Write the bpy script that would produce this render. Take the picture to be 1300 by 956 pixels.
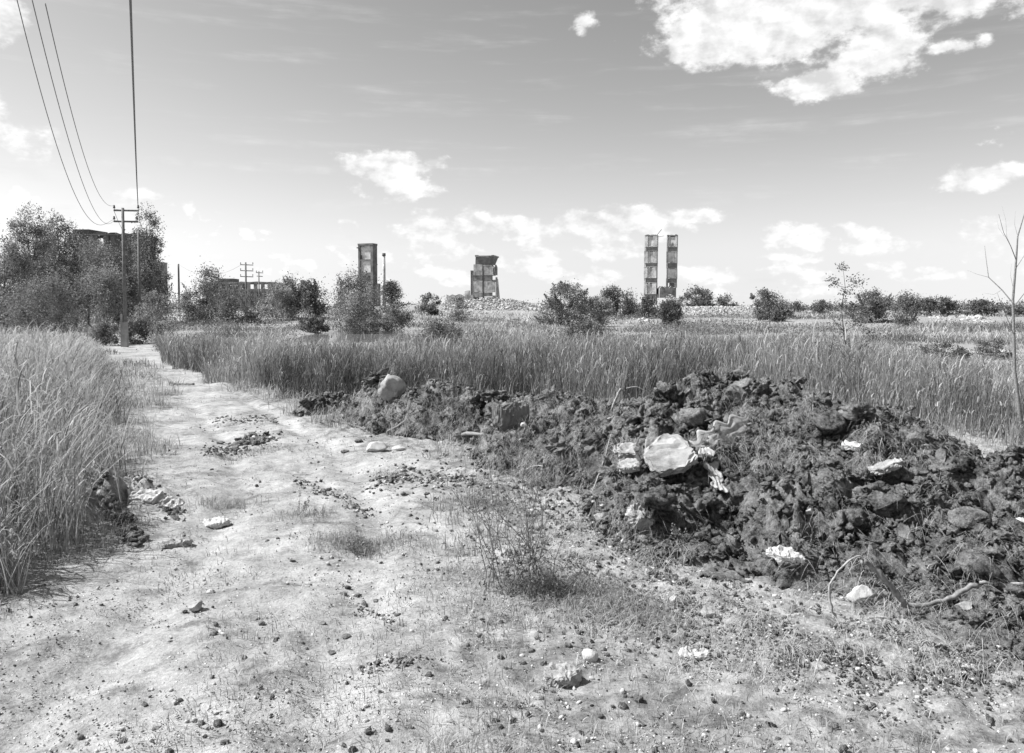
import bpy, bmesh, math, random
import numpy as np
from mathutils import Vector, Matrix
R = math.radians
rng = np.random.default_rng(7)
random.seed(7)
S = bpy.context.scene
for o in list(bpy.data.objects): bpy.data.objects.remove(o)
COL = S.collection

# ------------------------------------------------------------------ camera
CH = 2.2                                   # eye height
FPX = 1000.0                               # focal length in photo pixels (1300 wide)
HOR = 388.0                                # horizon row in the photo
PITCH = math.atan((433 - HOR) / FPX)
cd = bpy.data.cameras.new("camera"); cam = bpy.data.objects.new("camera", cd); COL.objects.link(cam)
cam.location = (0, 0, CH); cam.rotation_euler = (R(90) - PITCH, 0, 0)
cd.sensor_width = 36; cd.lens = 36 * FPX / 1300; cd.shift_y = -(478 - 433) / 1300
cd.clip_start = 0.05; cd.clip_end = 9000
S.camera = cam
S.render.resolution_x = 1024; S.render.resolution_y = 753
S.render.engine = 'CYCLES'

# ------------------------------------------------------------------ exposure
S.view_settings.view_transform = 'Standard'; S.view_settings.look = 'None'
S.view_settings.gamma = 1; S.view_settings.exposure = 0.72

# ------------------------------------------------------------------ sun
SUN_AZ, SUN_EL = R(-90), R(50)             # azimuth from +Y towards +X
sd = Vector((math.sin(SUN_AZ) * math.cos(SUN_EL), math.cos(SUN_AZ) * math.cos(SUN_EL), math.sin(SUN_EL)))
sl = bpy.data.lights.new("sun", 'SUN'); sl.energy = 5.0; sl.angle = R(0.53); sl.color = (1, 1, 1)
so = bpy.data.objects.new("sun", sl); COL.objects.link(so)
so.rotation_euler = sd.to_track_quat('Z', 'Y').to_euler()

# ------------------------------------------------------------------ node helper
class NT:
    def __init__(s, nt):
        s.nt = nt; nt.nodes.clear()
    def n(s, typ, **kw):
        nd = s.nt.nodes.new(typ)
        for k, v in kw.items():
            if k.startswith('i_'):
                nd.inputs[k[2:]].default_value = v
            elif k.startswith('I'):
                nd.inputs[int(k[1:])].default_value = v
            else: setattr(nd, k, v)
        return nd
    def l(s, a, b): s.nt.links.new(a, b)
    def m(s, op, a, b=None, c=None, clamp=False):
        nd = s.nt.nodes.new('ShaderNodeMath'); nd.operation = op; nd.use_clamp = clamp
        for i, v in enumerate((a, b, c)):
            if v is None: continue
            if isinstance(v, (int, float)): nd.inputs[i].default_value = v
            else: s.l(v, nd.inputs[i])
        return nd.outputs[0]
    def mr(s, v, a, b, c=0., d=1., smooth=True):
        nd = s.nt.nodes.new('ShaderNodeMapRange'); nd.interpolation_type = 'SMOOTHSTEP' if smooth else 'LINEAR'
        s.l(v, nd.inputs[0])
        for i, x in enumerate((a, b, c, d)): nd.inputs[i + 1].default_value = x
        return nd.outputs[0]

# ------------------------------------------------------------------ world: Nishita sky in greys with cumulus clouds laid out by compass direction
W = bpy.data.worlds.new("World"); S.world = W; W.use_nodes = True
w = NT(W.node_tree)
sky = w.n('ShaderNodeTexSky', sky_type='NISHITA', sun_disc=False, sun_elevation=SUN_EL, sun_rotation=SUN_AZ,
          air_density=1.0, dust_density=1.2, ozone_density=1.0)
# a black and white photograph taken through an orange filter: blue counts least
sep = w.n('ShaderNodeSeparateColor'); w.l(sky.outputs[0], sep.inputs[0])
_g = w.n('ShaderNodeTexCoord'); _s = w.n('ShaderNodeSeparateXYZ'); w.l(_g.outputs['Generated'], _s.inputs[0]); _c = w.n('ShaderNodeCombineXYZ')
w.l(_s.outputs[0], _c.inputs[0]); w.l(_s.outputs[1], _c.inputs[1]); w.l(w.m('MAXIMUM', _s.outputs[2], 0.06), _c.inputs[2]); w.l(_c.outputs[0], sky.inputs[0])
bw = w.m('ADD', w.m('MULTIPLY', sep.outputs[0], 0.62), w.m('ADD', w.m('MULTIPLY', sep.outputs[1], 0.30), w.m('MULTIPLY', sep.outputs[2], 0.08)))
tc = w.n('ShaderNodeTexCoord'); sx = w.n('ShaderNodeSeparateXYZ'); w.l(tc.outputs['Generated'], sx.inputs[0])
az = w.m('ARCTAN2', sx.outputs[0], sx.outputs[1]); el = w.m('ARCSINE', sx.outputs[2])
ae = w.n('ShaderNodeCombineXYZ'); w.l(az, ae.inputs[0]); w.l(el, ae.inputs[1])
def cloud_noise(scale, detail, rough, off, sy=1.5):
    mp = w.n('ShaderNodeMapping'); mp.inputs['Scale'].default_value = (scale, scale * sy, 1); mp.inputs['Location'].default_value = (off, off * .7, 0)
    w.l(ae.outputs[0], mp.inputs[0])
    nz = w.n('ShaderNodeTexNoise'); nz.inputs['Scale'].default_value = 1; nz.inputs['Detail'].default_value = detail; nz.inputs['Roughness'].default_value = rough
    w.l(mp.outputs[0], nz.inputs['Vector']); return nz.outputs['Fac']
def dirof(px, py):
    u, v = (px - 650) / FPX, (433 - py) / FPX
    cp, sp = math.cos(PITCH), math.sin(PITCH)
    d = Vector((u, cp + v * sp, -sp + v * cp)); return d
def azel(px, py):
    d = dirof(px, py).normalized(); return math.atan2(d.x, d.y), math.asin(d.z)
CLOUDS = [  # centre x, y, half width, half height in photo pixels, strength
 (960,14,92,50,1.15),(905,42,46,34,1.05),(985,40,56,30,1.05),(1080,-6,130,38,1.15),(1220,-8,70,26,.8),(1330,-24,90,32,.7),(1113,58,46,34,.9),(1100,76,40,14,.8),(1120,34,22,18,.8),(1205,60,36,12,.45),(1250,50,20,16,.2),
 (1040,108,44,15,.95),(862,68,15,14,.6),(744,27,26,16,.25),(738,38,14,12,.25),
 (500,210,60,16,.85),(500,238,54,14,.9),(470,212,34,9,.7),(545,207,20,8,.6),(505,224,34,12,.8),
 (570,290,50,18,1.0),(640,292,36,14,.9),(600,310,66,18,.8),(560,300,30,26,.8),
 (750,282,34,15,.95),(800,288,60,17,.95),(840,283,26,13,.9),(700,292,28,8,.55),(885,274,34,8,.85),
 (1015,300,42,14,.95),(1060,302,56,14,.9),(1100,310,50,12,.8),(1240,225,46,14,.95),(1290,215,50,12,.8),(1220,234,34,10,.8),
 (8,30,22,28,.8),(180,250,26,13,.8),(15,265,60,28,.9),(60,285,70,24,.8),(215,290,60,26,.95),(260,305,50,20,.8),(310,298,34,8,.7),
 (440,288,12,7,.75),(425,326,40,11,.8),(500,326,40,12,.65),(380,335,60,10,.5),(660,327,50,12,.85),(560,352,80,14,.6),(790,320,50,12,.75),(720,350,90,12,.55),
 (900,345,50,10,.7),(1000,328,40,8,.6),(980,352,90,12,.6),(1180,345,140,14,.45),(1040,370,130,10,.5),(300,340,90,16,.5),(30,330,90,40,.6),
 (-150,150,140,60,.9),(-250,300,180,40,.9),(1600,150,180,60,.9),(1550,290,200,40,.9)]
mask = None
for cx, cy, rw, rh, st in CLOUDS:
    if cy > 255: st += .12
    a0, e0 = azel(cx, cy); k = math.cos(a0) ** 1.2
    wa, we = rw / FPX * k * 1.22, rh / FPX * k * 1.25
    mp = w.n('ShaderNodeMapping'); mp.inputs['Scale'].default_value = (1 / wa, 1 / we, 0); mp.inputs['Location'].default_value = (-a0 / wa, -e0 / we, 0)
    w.l(ae.outputs[0], mp.inputs[0])
    ln = w.n('ShaderNodeVectorMath', operation='LENGTH'); w.l(mp.outputs[0], ln.inputs[0])
    q = w.m('MULTIPLY_ADD', ln.outputs['Value'], -1.15 , 1.15 * (.35 + .75 * st))
    mask = q if mask is None else w.m('MAXIMUM', mask, q)
mask = w.m('MAXIMUM', mask, -1.2)
n1 = cloud_noise(16, 9, .62, 3.1); n2 = cloud_noise(60, 6, .6, 9.7)
nn = w.m('ADD', w.m('MULTIPLY', w.m('SUBTRACT', n1, .5), 2.3), w.m('MULTIPLY', w.m('SUBTRACT', n2, .5), .9))
cov = w.mr(w.m('ADD', mask, nn), -.06, 0.46)
n3 = cloud_noise(22, 8, .6, 21.3)
n4 = cloud_noise(16, 5, .55, 3.1 + 16 * .012); n5 = cloud_noise(16, 5, .55, 3.1)     # the same puffs a little towards the sun: the difference shades their far sides
cbright = w.m('ADD', w.mr(n3, .3, .72, 0.86, 1.04), w.m('MULTIPLY', w.m('SUBTRACT', n5, n4), 1.6))
cbright = w.m('MINIMUM', w.m('MAXIMUM', cbright, .74), 1.1)
# thin high haze streaks low in the sky
st1 = cloud_noise(5, 6, .6, 40.0, sy=9)
streak = w.m('MULTIPLY', w.mr(st1, .5, .78), .25)
SKYGAIN, SKYPOW, SKYMUL = 4.15, 1.32, 1.66
skyv = w.m('MULTIPLY', bw, 0.145)
# deepen the zenith side as the filter did
SKYC = w.m('MULTIPLY', w.m('POWER', w.m('MAXIMUM', skyv, 0.0001), SKYPOW), SKYMUL)
SKYC = w.m('ADD', w.m('MINIMUM', SKYC, .64), w.m('MULTIPLY', w.m('MAXIMUM', w.m('SUBTRACT', SKYC, .64), 0.0), .85))     # film shoulder
cl = w.m('MULTIPLY', cbright, 0.95)
def mixv(f, a, b):
    return w.m('ADD', w.m('MULTIPLY', a, w.m('SUBTRACT', 1.0, f)), w.m('MULTIPLY', b, f))
val = mixv(w.m('MULTIPLY', streak, 1.0), SKYC, cl)
val = mixv(cov, val, w.m('MAXIMUM', cl, val))
comb = w.n('ShaderNodeCombineColor'); [w.l(val, comb.inputs[i]) for i in range(3)]
bg = w.n('ShaderNodeBackground'); bg.inputs[1].default_value = 0.15
sc = w.n('ShaderNodeVectorMath', operation='SCALE'); w.l(comb.outputs[0], sc.inputs[0]); sc.inputs['Scale'].default_value = SKYGAIN
w.l(sc.outputs[0], bg.inputs[0])
wo = w.n('ShaderNodeOutputWorld'); w.l(bg.outputs[0], wo.inputs[0])

# ------------------------------------------------------------------ projection helpers (where on the ground things stand)
def at(px, py, Y):
    d = dirof(px, py); k = Y / d.y
    return Vector((d.x * k, Y, CH + d.z * k))
def gpt(px, py):
    d = dirof(px, py); k = -CH / d.z
    return Vector((d.x * k, d.y * k, 0))
def colx(px, Y): return (px - 650) / FPX * Y     # lateral position of a column at depth Y
def Yof(py): return gpt(650, py).y

# ------------------------------------------------------------------ numpy noise
def _h(ix, iy, s):
    n = (ix.astype(np.int64) * 374761393 + iy.astype(np.int64) * 668265263 + s * 974711) & 0x7fffffff
    n = ((n ^ (n >> 13)) * 1274126177) & 0x7fffffff
    n = n ^ (n >> 16)
    return (n & 0xffff) / 65535.0
def vn(x, y, s=0):
    ix, iy = np.floor(x), np.floor(y); fx, fy = x - ix, y - iy
    fx = fx * fx * fx * (fx * (fx * 6 - 15) + 10); fy = fy * fy * fy * (fy * (fy * 6 - 15) + 10)
    a = _h(ix, iy, s); b = _h(ix + 1, iy, s); c = _h(ix, iy + 1, s); d = _h(ix + 1, iy + 1, s)
    return (a * (1 - fx) + b * fx) * (1 - fy) + (c * (1 - fx) + d * fx) * fy - .5
def fbm(x, y, f=1., o=5, s=0, g=.5):
    x = np.asarray(x, float); y = np.asarray(y, float)
    r = np.zeros(np.broadcast(x, y).shape); a = 1.
    for i in range(o):
        c, q = math.cos(i * 1.1), math.sin(i * 1.1)
        r = r + a * vn((x * c - y * q) * f + 17.3 * i, (x * q + y * c) * f - 9.1 * i, s + i); f *= 2.03; a *= g
    return r
def sst(x, a, b):
    t = np.clip((x - a) / (b - a), 0, 1); return t * t * (3 - 2 * t)

# ------------------------------------------------------------------ terrain functions
_rows = [(430,110,180),(437,128,195),(447,150,214),(455,170,218),(462,192,222),(472,203,232),(480,208,250),(500,214,305),(520,214,370),(540,200,430),(560,188,505),(600,170,575),(640,172,600),
         (700,110,610),(760,40,600),(800,-10,580),(866,-60,560),(956,-160,520),(1300,-400,480)]
_ry = np.array([Yof(r[0]) for r in _rows])[::-1]
_rl = np.array([colx(r[1], Yof(r[0])) for r in _rows])[::-1]
_rr = np.array([colx(r[2], Yof(r[0])) for r in _rows])[::-1]
_ry = np.concatenate([[-400, 0], _ry, [60, 80, 200]]); _rl = np.concatenate([[-4., -3], _rl, [-45, -70, -200]]); _rr = np.concatenate([[1., .6], _rr, [-38, -60, -190]])
def road_sd(x, y):                      # >0 inside the track, metres from its edge
    l = np.interp(y, _ry, _rl); r = np.interp(y, _ry, _rr)
    return np.minimum(x - l, r - x)
def sandmask(x, y):
    d = road_sd(x, y) + fbm(x, y, .8, 5, 3) * 1.1
    return sst(d, -.35, .5)
_hs = np.array([400,415,440,470,540,600,650,700,760,830,880,940,1000,1040,1100,1170,1230,1300,1400,1550,1700], float)
_hf = np.array([532,538,545,550,562,588,610,620,655,712,735,748,762,772,788,812,830,842,855,870,880], float)
_hr = np.array([520,512,506,497,492,503,512,514,514,504,500,492,512,518,542,548,572,598,620,640,690], float)
_hY = np.array([15.9,15.8,15.5,15.2,14.2,13.0,12.2,11.6,11.,10.6,10.4,10.3,9.8,9.2,9.,8.7,8.2,7.6,7.,6.5,6.2])
_hh = np.array([0,.26,.42,.6,.72,.66,.66,.72,.8,.97,1.03,1.10,.97,.98,.78,.78,.68,.6,.55,.45,0])
_hFY = np.array([Yof(v) for v in _hf])
def heap(x, y):
    yy = np.maximum(y, .5); s = 650 + 1000 * x / yy
    s = s + fbm(x, y, .9, 3, 71) * 60
    f = np.interp(s, _hs, _hFY) + fbm(x, y, 1.1, 3, 72) * .9; r = np.interp(s, _hs, _hY); h = np.interp(s, _hs, _hh)
    t = (y - f) / (r - f); b = (y - r) / 1.9
    up = np.where(t < 1, np.clip(t, 0, 1) ** .75, 1); up = up * .75 + .25 * sst(t, 0, 1)
    dn = 1 - sst(b, 0, 1)
    H = h * up * dn
    m = sst(H, 0, .25)
    big = fbm(x, y, 1.1, 3, 81) * .42 + np.abs(fbm(x, y, 2.4, 3, 82)) * -.5 + .14
    H = H + m * big * np.clip(h, 0, 1)
    return np.maximum(H, 0) * (y > 3)
def heap_fine(x, y):
    n = np.abs(fbm(x, y, 6.5, 4, 91, .55)); return (.14 - n) * .34 + fbm(x, y, 17, 3, 93) * .05
def gz(x, y):
    x = np.asarray(x, float); y = np.asarray(y, float)
    r2 = np.hypot(x, y)
    z = fbm(x, y, .35, 4, 11) * .10 * sst(r2, 0, 20) + fbm(x, y, 3.0, 4, 12) * .05 * (1 - sst(r2, 25, 60)) 
    z = z + fbm(x, y, .03, 4, 13) * 1.3 * sst(r2, 45, 140) * (1 - .5 * sst(r2, 500, 1500))
    z = z + .018 * np.abs(fbm(x, y, 4, 5, 37, .65)) * (1 - sst(r2, 12, 25))
    # ruts of the track
    l = np.interp(y, _ry, _rl); r = np.interp(y, _ry, _rr); c = (l + r) / 2
    for o in (-.75, .75): z = z - .055 * np.exp(-((x - c - o) / .22) ** 2) * sst(road_sd(x, y), 0, .5)
    # pond basin
    e = ((x + 10.6) / 5.6) ** 2 + ((y - 63) / 15.) ** 2
    z = z * sst(e, 1., 2.5) - .35 * (1 - sst(e, .7, 1.25))
    # spoil banks in the distance
    for bx, by, sx_, sy_, hh in ((38, 145, 26, 12, 1.9), (-8, 185, 40, 12, 2.0), (70, 170, 30, 12, 1.3), (-42, 120, 22, 14, 1.0), (45, 85, 20, 6, .6),(-2, 190, 9, 9, 1.6),(38,196,7,7,2.0)):
        z = z + hh * np.exp(-((x - bx) / sx_) ** 2 - ((y - by) / sy_) ** 2)
    z = z + .18 * np.exp(-((x + 4.9) / .8) ** 2 - ((y - 8.6) / .9) ** 2) * (1 + 3 * fbm(x, y, 5, 3, 14))
    return z
def surf(x, y):
    h = heap(x, y); return gz(x, y) + np.where(h > .02, h + heap_fine(x, y) * np.clip(h * 4, 0, 1), 0)
def hit(px, py, y0=2.8):
    d = dirof(px, py); lo_, st_ = y0, .12
    for st_, hi_ in ((.12, 45.), (.01, None)):
        ys = np.arange(lo_, hi_ if hi_ else lo_ + .26, st_); k = ys / d.y
        z = CH + d.z * k; s = surf(d.x * k, ys); i = int(np.argmax(z < s)) if np.any(z < s) else len(ys) - 1
        lo_ = max(y0, ys[i] - .13)
    return Vector((d.x * k[i], ys[i], float(s[i])))
def sz(x, y): return float(surf(np.array([x]), np.array([y]))[0])

# ------------------------------------------------------------------ object helpers
def tag(o, label=None, cat=None, group=None, kind=None):
    if label: o['label'] = label
    if cat: o['category'] = cat
    if group: o['group'] = group
    if kind: o['kind'] = kind
    return o
def empty(name, loc, label, cat, group=None):
    o = bpy.data.objects.new(name, None); COL.objects.link(o); o.location = loc; o.empty_display_size = .2
    return tag(o, label, cat, group)
def mesh_np(name, V, F, mat, parent=None, smooth=False, attrs=None, loc=None):
    """V (N,3), F list of int arrays with 3 or 4 columns."""
    me = bpy.data.meshes.new(name)
    V = np.asarray(V, np.float32)
    F = [np.asarray(f, np.int32) for f in F if len(f)]
    loops = np.concatenate([f.ravel() for f in F]); st = []; c = 0
    for f in F:
        k = f.shape[1]; st.append(c + np.arange(len(f)) * k); c += f.size
    st = np.concatenate(st).astype(np.int32)
    me.vertices.add(len(V)); me.vertices.foreach_set('co', V.ravel())
    me.loops.add(len(loops)); me.loops.foreach_set('vertex_index', loops)
    me.polygons.add(len(st)); me.polygons.foreach_set('loop_start', st)
    me.polygons.foreach_set('use_smooth', np.full(len(st), bool(smooth)))
    if attrs:
        for k, v in attrs.items():
            a = me.attributes.new(k, 'FLOAT', 'POINT'); a.data.foreach_set('value', np.asarray(v, np.float32))
    me.update(calc_edges=True)
    if mat: me.materials.append(mat)
    o = bpy.data.objects.new(name, me); COL.objects.link(o)
    if parent: o.parent = parent
    if loc is not None: o.location = loc
    return o

class MB:                                   # collects simple solids into one mesh
    def __init__(s): s.v = []; s.f4 = []; s.f3 = []
    def add(s, V, F4=(), F3=()):
        b = len(s.v); s.v += [tuple(p) for p in V]
        s.f4 += [[i + b for i in f] for f in F4]; s.f3 += [[i + b for i in f] for f in F3]; return s
    def box(s, x0, x1, y0, y1, z0, z1, rot=None, piv=None, jit=0):
        P = [Vector((x, y, z)) for z in (z0, z1) for y in (y0, y1) for x in (x0, x1)]
        if jit: P = [p + Vector([random.uniform(-jit, jit) for _ in range(3)]) for p in P]
        if rot is not None:
            c = Vector(piv) if piv is not None else Vector(((x0 + x1) / 2, (y0 + y1) / 2, (z0 + z1) / 2)); P = [c + rot @ (p - c) for p in P]
        return s.add(P, [(0,2,3,1),(4,5,7,6),(0,1,5,4),(2,6,7,3),(0,4,6,2),(1,3,7,5)])
    def tube(s, pts, rad, n=6, cap=True):
        pts = [Vector(p) for p in pts]; rad = rad if hasattr(rad, '__len__') else [rad] * len(pts)
        V = []; F = []; up = Vector((0, 0, 1)); u = None
        for i, p in enumerate(pts):
            d = (pts[min(i + 1, len(pts) - 1)] - pts[max(i - 1, 0)])
            d = d.normalized() if d.length > 1e-9 else Vector((0, 0, 1))
            if u is None: u = d.cross(Vector((0, 1, 0)) if abs(d.y) < .9 else Vector((1, 0, 0))).normalized()
            u = (u - d * u.dot(d)).normalized(); v = d.cross(u)
            for k in range(n):
                a = 2 * math.pi * k / n; V.append(p + (u * math.cos(a) + v * math.sin(a)) * rad[i])
        for i in range(len(pts) - 1):
            for k in range(n):
                a, b = i * n + k, i * n + (k + 1) % n; F.append((a, b, b + n, a + n))
        F3 = []
        if cap:
            V.append(pts[0]); V.append(pts[-1]); c0 = len(V) - 2; c1 = len(V) - 1; e = (len(pts) - 1) * n
            for k in range(n): F3.append((c0, (k + 1) % n, k)); F3.append((c1, e + k, e + (k + 1) % n))
        return s.add(V, F, F3)
    def build(s, name, mat, parent=None, smooth=False, attrs=None):
        V = np.array(s.v, float)
        if parent is not None: V = V - np.array(parent.matrix_world.translation if False else parent_world(parent))
        return mesh_np(name, V, [np.array(s.f4, int).reshape(-1, 4), np.array(s.f3, int).reshape(-1, 3)], mat, parent, smooth, attrs)
def parent_world(p):
    v = Vector(p.location)
    while p.parent: p = p.parent; v = v + p.location
    return (v.x, v.y, v.z)

# ------------------------------------------------------------------ materials (all greys: the photograph is black and white)
MATS = {}
def mat_base(name, rough=.9, spec=.25):
    m = bpy.data.materials.new(name); m.use_nodes = True; t = NT(m.node_tree)
    b = t.n('ShaderNodeBsdfPrincipled'); b.inputs['Roughness'].default_value = rough; b.inputs['Specular IOR Level'].default_value = spec
    o = t.n('ShaderNodeOutputMaterial'); t.l(b.outputs[0], o.inputs[0]); MATS[name] = m
    return m, t, b, o
def coords(t, world=True):
    g = t.n('ShaderNodeNewGeometry') if world else t.n('ShaderNodeTexCoord')
    return g.outputs['Position'] if world else g.outputs['Object']
def noise(t, co, scale, detail=6, rough=.6, sv=None):
    if sv:
        mp = t.n('ShaderNodeMapping'); mp.inputs['Scale'].default_value = sv; t.l(co, mp.inputs[0]); co = mp.outputs[0]
    n = t.n('ShaderNodeTexNoise'); n.inputs['Scale'].default_value = scale; n.inputs['Detail'].default_value = detail; n.inputs['Roughness'].default_value = rough
    t.l(co, n.inputs['Vector']); return n.outputs['Fac']
def grey(t, v, sock):
    c = t.n('ShaderNodeCombineColor'); [t.l(v, c.inputs[i]) for i in range(3)]; t.l(c.outputs[0], sock)
def bump(t, b, h, strength=.5, dist=.02):
    bp = t.n('ShaderNodeBump'); bp.inputs['Strength'].default_value = strength; bp.inputs['Distance'].default_value = dist
    t.l(h, bp.inputs['Height']); t.l(bp.outputs[0], b.inputs['Normal'])

def m_stone(name, lo, hi, scale=3, dist=.02, rough=.92, world=False, stain=None):
    m, t, b, o = mat_base(name, rough)
    co = coords(t, world); a = noise(t, co, scale, 8, .65); c = noise(t, co, scale * 9, 5, .7)
    v = t.m('ADD', t.mr(a, .3, .7, lo, hi), t.m('MULTIPLY', t.m('SUBTRACT', c, .5), (hi - lo) * .9))
    if stain:
        s = noise(t, co, stain, 6, .7, sv=(1, 1, .25)); v = t.m('MULTIPLY', v, t.mr(s, .45, .68, 1., .45))
    grey(t, v, b.inputs['Base Color']); bump(t, b, t.m('ADD', t.m('MULTIPLY', a, .35), c), .6, dist if not world else .012); return m
def m_leaf(name, lo, hi, trans=.25, rough=.6):
    m, t, b, o = mat_base(name, rough, .3)
    at_ = t.n('ShaderNodeAttribute', attribute_name='v')
    v = t.mr(at_.outputs['Fac'], 0, 1, lo, hi, smooth=False); grey(t, v, b.inputs['Base Color'])
    tr = t.n('ShaderNodeBsdfTranslucent'); grey(t, t.m('MULTIPLY', v, 1.1), tr.inputs['Color'])
    mx = t.n('ShaderNodeMixShader'); mx.inputs[0].default_value = trans
    t.l(b.outputs[0], mx.inputs[1]); t.l(tr.outputs[0], mx.inputs[2]); t.l(mx.outputs[0], o.inputs[0]); return m
def m_plain(name, v, rough=.8, var=.25, scale=20):
    m, t, b, o = mat_base(name, rough)
    a = noise(t, coords(t, False), scale, 5, .6); grey(t, t.mr(a, .25, .75, v * (1 - var), v * (1 + var)), b.inputs['Base Color']); bump(t, b, a, .3, .01); return m

# ground: pale sand on the track, darker earth with litter beyond
m, t, b, o = mat_base('ground_earth', .95, .15)
co = coords(t); at_ = t.n('ShaderNodeAttribute', attribute_name='sand').outputs['Fac']
hp_ = t.n('ShaderNodeAttribute', attribute_name='far').outputs['Fac']
n_big = noise(t, co, .9, 7, .62); n_med = noise(t, co, 6, 7, .7); n_fin = noise(t, co, 45, 5, .7); n_far = noise(t, co, .12, 8, .7, sv=(1, .45, 1))
sand = t.m('ADD', t.mr(n_big, .3, .7, .23, .36), t.m('MULTIPLY', t.m('SUBTRACT', n_med, .5), .42))
sand = t.m('ADD', sand, t.m('MULTIPLY', t.m('SUBTRACT', n_fin, .5), .42))
# damp and worn dark blotches of the track
bl = noise(t, co, 2.4, 9, .78, sv=(1, 1.2, 1)); sand = t.m('MULTIPLY', sand, t.mr(bl, .50, .66, 1.05, .5))
vor = t.n('ShaderNodeTexVoronoi'); vor.inputs['Scale'].default_value = 26; t.l(co, vor.inputs['Vector'])
peb = t.mr(vor.outputs['Distance'], .12, .22, 1, 0)
sepc = t.n('ShaderNodeSeparateColor'); t.l(vor.outputs['Color'], sepc.inputs[0])
pm = t.m('MULTIPLY', peb, t.mr(sepc.outputs[0], .72, .76))
pv = t.mr(sepc.outputs[1], 0, 1, .18, .75, smooth=False)
earth = t.m('ADD', t.mr(n_med, .32, .68, .12, .34), t.m('MULTIPLY', t.m('SUBTRACT', n_fin, .5), .28))
earth = t.m('MULTIPLY', earth, t.mr(n_big, .3, .7, .75, 1.2))
farv = t.mr(n_far, .36, .64, .15, .36)
def mixt(t, f, a, b_): return t.m('ADD', t.m('MULTIPLY', a, t.m('SUBTRACT', 1.0, f)), t.m('MULTIPLY', b_, f))
earth = mixt(t, hp_, earth, farv)
so_ = t.n('ShaderNodeAttribute', attribute_name='soil').outputs['Fac']
soilv = t.m('ADD', t.mr(n_med, .32, .68, .13, .36), t.m('MULTIPLY', t.m('SUBTRACT', n_fin, .5), .5))
v = mixt(t, at_, earth, sand); v = mixt(t, so_, v, soilv); v = mixt(t, t.m('MULTIPLY', pm, t.m('SUBTRACT', 1.0, hp_)), v, pv)
grey(t, t.m('MAXIMUM', v, .03), b.inputs['Base Color'])
bump(t, b, t.m('ADD', t.m('ADD', t.m('MULTIPLY', n_med, .8), t.m('MULTIPLY', n_fin, .5)), t.m('MULTIPLY', pm, .4)), .75, .035)
M_GROUND = m
# soil of the heap
m, t, b, o = mat_base('heap_soil', .95, .12)
co = coords(t); a = noise(t, co, 3.2, 7, .7); c = noise(t, co, 22, 6, .75); e = noise(t, co, 70, 4, .7)
v = t.m('ADD', t.mr(a, .32, .68, .06, .29), t.m('MULTIPLY', t.m('SUBTRACT', c, .5), .75)); v = t.m('ADD', v, t.m('MULTIPLY', t.mr(e, .58, .7), .16))
grey(t, t.m('MAXIMUM', v, .03), b.inputs['Base Color']); bump(t, b, t.m('ADD', c, t.m('MULTIPLY', e, .6)), 1.0, .05); M_SOIL = m
M_CONC = m_stone('concrete', .20, .40, 7, .015)
M_CONCD = m_stone('dark_concrete', .10, .2, 4, .02)
M_ROCK = m_stone('pale_rock', .34, .56, 7, .012)
M_PLASTER = m_stone('old_plaster', .38, .66, .8, .05, world=True, stain=.5)
M_TCONC = m_stone('weathered_concrete', .16, .36, .9, .05, world=True, stain=.6)
M_TPALE = m_stone('stained_panel', .24, .56, 1.1, .05, world=True, stain=.8)
M_TDARK = m_stone('dark_ruin_concrete', .09, .19, .7, .05, world=True)  # dark parts of ruins; also colours in shade at openings and the shaft's edge
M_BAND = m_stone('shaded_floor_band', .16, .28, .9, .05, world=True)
M_RUB = m_stone('rubble_stone', .22, .5, .8, .05, world=True)
M_BARK = m_plain('bark', .12, .9, .4, 30)
M_DEAD = m_plain('dead_wood', .2, .9, .4, 40)
M_PALEW = m_plain('pale_bleached_wood', .3, .9, .5, 40)
M_CABLE = m_plain('weathered_branch', .2, .8, .4, 30)
M_POLE = m_plain('pole_wood', .16, .9, .3, 8)
M_WIRE = m_plain('wire_metal', .2, .6, .1, 8)
M_INS = m_plain('insulator_porcelain', .1, .3, .1, 8)
M_REED = m_leaf('reed_blades', .06, .44, .35)
M_GRASS = m_leaf('dry_grass_blades', .13, .55, .35)
M_WEED = m_leaf('weed_leaves', .07, .30, .25)
M_LEAF = m_leaf('foliage', .07, .30, .35)
M_LEAFD = m_leaf('dark_foliage', .05, .19, .25)
M_LEAFL = m_leaf('light_foliage', .14, .46, .3)
M_RAG = m_plain('cloth', .34, .9, .35, 12)
# brick
m, t, b, o = mat_base('brickwork', .9)
br = t.n('ShaderNodeTexBrick'); br.inputs['Scale'].default_value = 2.2; co = coords(t)
mp = t.n('ShaderNodeMapping'); mp.inputs['Rotation'].default_value = (R(90), 0, 0); t.l(co, mp.inputs[0]); t.l(mp.outputs[0], br.inputs['Vector'])
for i, c in enumerate((.26, .42, .55)): br.inputs[('Color1', 'Color2', 'Mortar')[i]].default_value = (c, c, c, 1)
nz = noise(t, co, .8, 7, .7); sc_ = t.n('ShaderNodeSeparateColor'); t.l(br.outputs[0], sc_.inputs[0])
grey(t, t.m('MULTIPLY', sc_.outputs[0], t.mr(nz, .3, .7, .7, 1.5)), b.inputs['Base Color']); M_BRICK = m
# water
m, t, b, o = mat_base('pond_water', .12, .5); b.inputs['Base Color'].default_value = (.12, .12, .12, 1)
bump(t, b, noise(t, coords(t), 3, 3, .5), .04, .01); M_WATER = m

def far_b0(x, y): return sst(np.hypot(x, y), 12, 25)
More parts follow.
